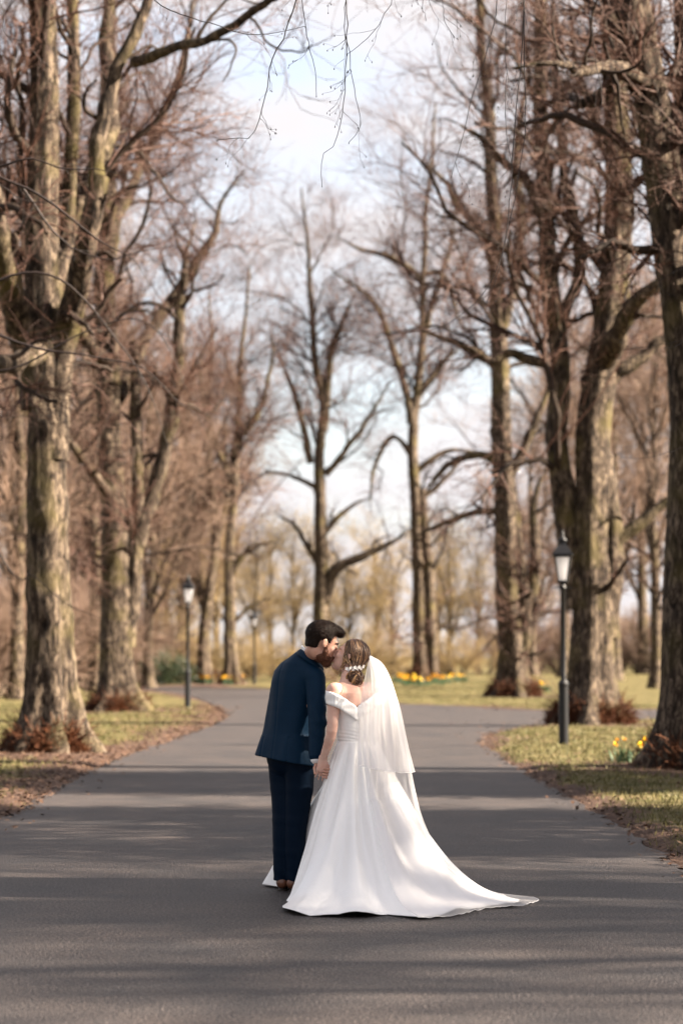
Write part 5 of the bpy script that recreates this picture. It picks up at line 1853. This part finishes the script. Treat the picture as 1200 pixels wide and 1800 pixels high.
# veil: two tiers of tulle hung from the comb
def sheet(guides, NU, NW, waves, amp, seed, name, edge=True):
    rs = np.random.default_rng(seed)
    G = np.array([resample(np.array(g_), NW) for g_ in guides])             # (k, NW, 3)
    kk = np.linspace(0, len(G) - 1, NU)
    sm_ = np.zeros((NU, NW, 3))
    for c_ in range(NW):
        sm_[:, c_] = resample(G[:, c_], NU)
    u = np.linspace(0, 1, NU)[:, None]
    v = np.linspace(0, 1, NW)[None]
    tu, tv = np.gradient(sm_, axis=0), np.gradient(sm_, axis=1)
    nn = nrm(np.cross(tu, tv))
    w = 0
    for f_, a_ in zip(waves, (0.55, 0.3, 0.25, 0.15)):
        w = w + a_ * np.sin(2 * np.pi * f_ * u + rs.uniform(0, 6.28) + 1.2 * np.sin(v * 2.5 + rs.uniform(0, 6)))
    flat = np.clip(sm_[..., 2] / 0.15, 0.12, 1)
    V_ = sm_ + nn * (amp * w * np.clip(v * 2.2, 0.1, 1) * flat)[..., None]
    V_[..., 2] = np.maximum(V_[..., 2], 0.014 + 0.008 * np.abs(w))
    a_, b_ = np.meshgrid(np.arange(NU - 1), np.arange(NW - 1), indexing='ij')
    q_ = np.stack([a_ * NW + b_, a_ * NW + b_ + 1, (a_ + 1) * NW + b_ + 1, (a_ + 1) * NW + b_], -1).reshape(-1, 4)
    o_ = part(name, mesh_np(name, V_.reshape(-1, 3) - B0, q_), M['tulle'], bride)
    if edge:
        for line in (V_[:, -1], V_[-1] if False else None):
            if line is not None:
                ln = resample(line, 160)
                v2, q2 = tube_arrays(ln[None], np.full((1, 160), 0.0013), 5, rs)
                link('edging', mesh_np('edging', v2 - B0, q2), M['tulle_edge'], o_)
    return V_


P_ = lambda *a: [at(*x) for x in a]
sheet([P_((646, 1166, 15.55), (640, 1200, 15.44), (634, 1245, 15.40), (630, 1290, 15.38), (630, 1345, 15.30)),
       P_((650, 1157, 15.54), (656, 1190, 15.41), (657, 1240, 15.34), (659, 1300, 15.30), (662, 1353, 15.24)),
       P_((652, 1153, 15.57), (676, 1182, 15.47), (688, 1240, 15.40), (696, 1300, 15.37), (702, 1358, 15.34)),
       P_((650, 1152, 15.60), (674, 1170, 15.60), (697, 1228, 15.60), (712, 1295, 15.58), (727, 1357, 15.55)),
       P_((648, 1156, 15.64), (668, 1182, 15.72), (687, 1242, 15.75), (698, 1300, 15.75), (708, 1352, 15.75))],
      110, 60, (5, 9, 14, 23), 0.013, 5, 'veil')


def gpt(px, py, z=0.02):
    g_ = ground(px, py)
    return np.array([g_[0], g_[1], z])


up0 = [(649, 1158, 15.55), (652, 1200, 15.43), (655, 1260, 15.36)]
up1 = [(650, 1153, 15.58), (675, 1182, 15.55), (696, 1245, 15.52)]
gl = []
for w_ in np.linspace(0, 1, 11):
    th_ = 284 + 44 * w_
    top = [at(*(np.array(a_) * (1 - w_) + np.array(c_) * w_)) for a_, c_ in zip(up0, up1)]
    tv = np.linspace(0.30, 1.0, 12)
    gl.append(top + list(skirt_pt(np.full(12, th_), tv, 0.022)) + [skirt_pt(np.array([th_]), np.array([1.0]), 0.07)[0] * [1, 1, 0] + [0, 0, 0.012]])
gl.append(P_((650, 1153, 15.59), (673, 1172, 15.60), (698, 1240, 15.58), (715, 1320, 15.53), (735, 1420, 15.48), (764, 1487, 15.45), (806, 1541, 15.42)) + [gpt(868, 1580, 0.03), gpt(946, 1588)])
gl.append(P_((649, 1155, 15.62), (670, 1178, 15.66), (693, 1245, 15.66), (710, 1330, 15.65), (730, 1425, 15.65), (757, 1484, 15.65), (797, 1536, 15.66)) + [gpt(852, 1573, 0.03), gpt(936, 1582)])
sheet(gl, 130, 110, (4, 7, 11, 17), 0.005, 6, 'train_veil')

# hair: a cap of swept strands gathered in a low bun, loose curls, blossom comb
S = Sdf(0.0036)
S.ell(BW(-0.022, 0, 0.044), np.array([0.106, 0.084, 0.092]) * 0.93, BA, 0.02)
S.ell(BW(-0.070, 0.0, -0.020), np.array([0.050, 0.062, 0.060]), BA, 0.03)
toL = lambda p: BA @ (np.array(p) - b_head) / 0.94
bun = toL(at(623.5, 1191, 15.60))
S.ell(BW(*bun), np.array([0.042, 0.042, 0.044]), BA, 0.012)
S.cap(BW(*bun), BW(-0.07, 0.03, -0.04), 0.035, 0.05, 0.02)


def b_face_cut(P):
    q_ = (P - b_head) @ BA.T
    f_, s_, u_ = q_[..., 0], q_[..., 1], q_[..., 2]
    a_ = np.minimum(f_ - 0.018 - 0.45 * np.maximum(u_ + 0.02, 0), 0.088 - u_)
    c_ = np.minimum(-0.022 - u_, f_ + 0.030)
    return -np.maximum(a_, c_)


S.cut(b_face_cut, k=0.01)
hr = part('hair', S.mesh('hair', B0), M['hair_f'], bride)
rs = np.random.default_rng(9)
ec, er = np.array([-0.021, 0, 0.043]), np.array([0.106, 0.085, 0.093]) * 1.0
strands, srad = [], []
for k_ in range(120):
    al = rs.uniform(-1.45, 1.45)                            # where on the hair line
    st = nrm(np.array([0.62 - 0.30 * abs(al), 0.95 * math.sin(al), 0.95 * math.cos(al) * 0.92 - 0.10]))
    en = nrm(np.array([-0.62 + rs.normal() * 0.1, 0.55 + rs.normal() * 0.2, -0.62]))
    om = math.acos(np.clip(st @ en, -0.98, 0.98))
    t_ = np.linspace(0, 1, 14)[:, None]
    dirs = (np.sin((1 - t_) * om) * st + np.sin(t_ * om) * en) / math.sin(om)
    dirs = nrm(dirs + 0.05 * np.sin(t_ * 7 + rs.uniform(0, 6)) * rs.normal(size=3))
    loc = ec + dirs * er * (1.0 + rs.uniform(-0.01, 0.035) * np.sin(t_ * np.pi))
    loc[-4:] = loc[-4:] * np.linspace(1, 0.35, 4)[:, None] + (bun + rs.normal(size=3) * 0.016) * np.linspace(0, 0.65, 4)[:, None]
    strands.append(np.array([BW(*p) for p in loc]))
    srad.append(np.sin(np.linspace(0.5, 2.7, 14)) * rs.uniform(0.0028, 0.0052))
for k_ in range(90):                                        # coils of the bun
    ax_ = nrm(rs.normal(size=3) + np.array([-0.8, 0.9, 0.2]))
    e1 = nrm(np.cross(ax_, rs.normal(size=3)))
    e2 = np.cross(ax_, e1)
    t_ = np.linspace(0, rs.uniform(2.5, 5.2), 14)[:, None] + rs.uniform(0, 6)
    rr_ = rs.uniform(0.026, 0.046)
    loc = bun + rs.normal(size=3) * 0.008 + (np.cos(t_) * e1 + np.sin(t_) * e2) * rr_ + ax_ * rs.uniform(-0.01, 0.026)
    strands.append(np.array([BW(*p) for p in loc]))
    srad.append(np.sin(np.linspace(0.4, 2.8, 14)) * rs.uniform(0.003, 0.0062))
for k_ in range(34):                                        # front pieces drawn back over the ear
    p0 = np.array([0.040 - 0.0011 * k_ + rs.normal() * 0.003, 0.066 + 0.0006 * k_, 0.085 - 0.0032 * k_])
    p1 = np.array([0.012 + rs.normal() * 0.006, 0.089, 0.022 - 0.0012 * k_])
    p2 = np.array([-0.035, 0.090, -0.030 + rs.normal() * 0.006])
    loc = resample([p0, p1, p2, bun + rs.normal(size=3) * 0.014 + np.array([0.02, 0.0, 0.02])], 14)
    strands.append(np.array([BW(*p) for p in loc]))
    srad.append(np.sin(np.linspace(0.5, 2.7, 14)) * rs.uniform(0.0030, 0.0052))
for k_ in range(12):                                        # loose curls by the cheek and nape
    s0 = np.array([0.012 + rs.normal() * 0.006, 0.080, 0.02]) if k_ < 9 else np.array([-0.05, 0.072, -0.05])
    t_ = np.linspace(0, 1, 14)[:, None]
    Ls = rs.uniform(0.09, 0.17)
    loc = s0 + np.concatenate([0.010 * np.sin(t_ * 9 + k_) - 0.018 * t_, 0.008 * np.cos(t_ * 9 + k_) + 0.01 * t_, -Ls * t_], 1)
    strands.append(np.array([BW(*p) for p in loc]))
    srad.append(np.linspace(0.0040, 0.0016, 14))
strands, srad = np.array(strands), np.array(srad)
pick = rs.choice(3, len(strands), p=(0.48, 0.36, 0.16))
pick[-12:] = (2, 1, 2) * 4
for k_, c_ in enumerate(((0.055, 0.026, 0.015), (0.15, 0.078, 0.040), (0.36, 0.215, 0.105))):
    v, q = tube_arrays(strands[pick == k_], srad[pick == k_], 6, rs)
    mh = noise_mat('hair_strand_tone', [(0.3, tuple(0.75 * x for x in c_)), (0.7, tuple(1.2 * x for x in c_))], 60, 3, 0.42, spec=0.45)
    o = link('strands', mesh_np('strands', v - B0, q), mh, hr)
    o['kind'] = 'stuff'


def blossom(p, nrm_, r, seed):
    rs = np.random.default_rng(seed)
    nn = nrm(np.array(nrm_, float))
    e1 = nrm(np.cross(nn, rs.normal(size=3)))
    e2 = np.cross(nn, e1)
    vs_, fs = [], []
    for k in range(5):
        a = 2 * math.pi * k / 5
        d = e1 * math.cos(a) + e2 * math.sin(a)
        s_ = np.cross(nn, d)
        b0 = len(vs_)
        for rr_, ww, hh in ((0.1, 0.1, 0), (0.6, 0.42, 0.18), (1.0, 0.22, 0.30)):
            vs_ += [p + r * (d * rr_ - s_ * ww + nn * hh), p + r * (d * rr_ + s_ * ww + nn * hh)]
        fs += [(b0, b0 + 1, b0 + 3, b0 + 2), (b0 + 2, b0 + 3, b0 + 5, b0 + 4)]
    m_ = MB()
    m_.add([x - B0 for x in vs_], fs)
    ob = m_.build('hair_flower', M['blossom'], bride)
    s2 = Sdf(0.0018)
    s2.ell(p + nn * r * 0.12, (r * 0.26,) * 3, None, 0.001)
    part('pearl', s2.mesh('pearl', B0), M['pearl'], ob)


for k_, t_ in enumerate(np.linspace(0, 1, 9)):
    p = at(610 + 28 * t_, 1177 - 4 * t_, 15.612 - 0.050 * math.sin(t_ * math.pi) + 0.01 * t_) + np.array([0, 0, 0.006 * (-1) ** k_])
    out = BA.T @ np.array([-0.6 * t_ - 0.1, 1.0 - 0.6 * t_, 0.1 * (-1) ** k_])
    blossom(p, out, 0.0125 if k_ % 2 == 0 else 0.010, 400 + k_)
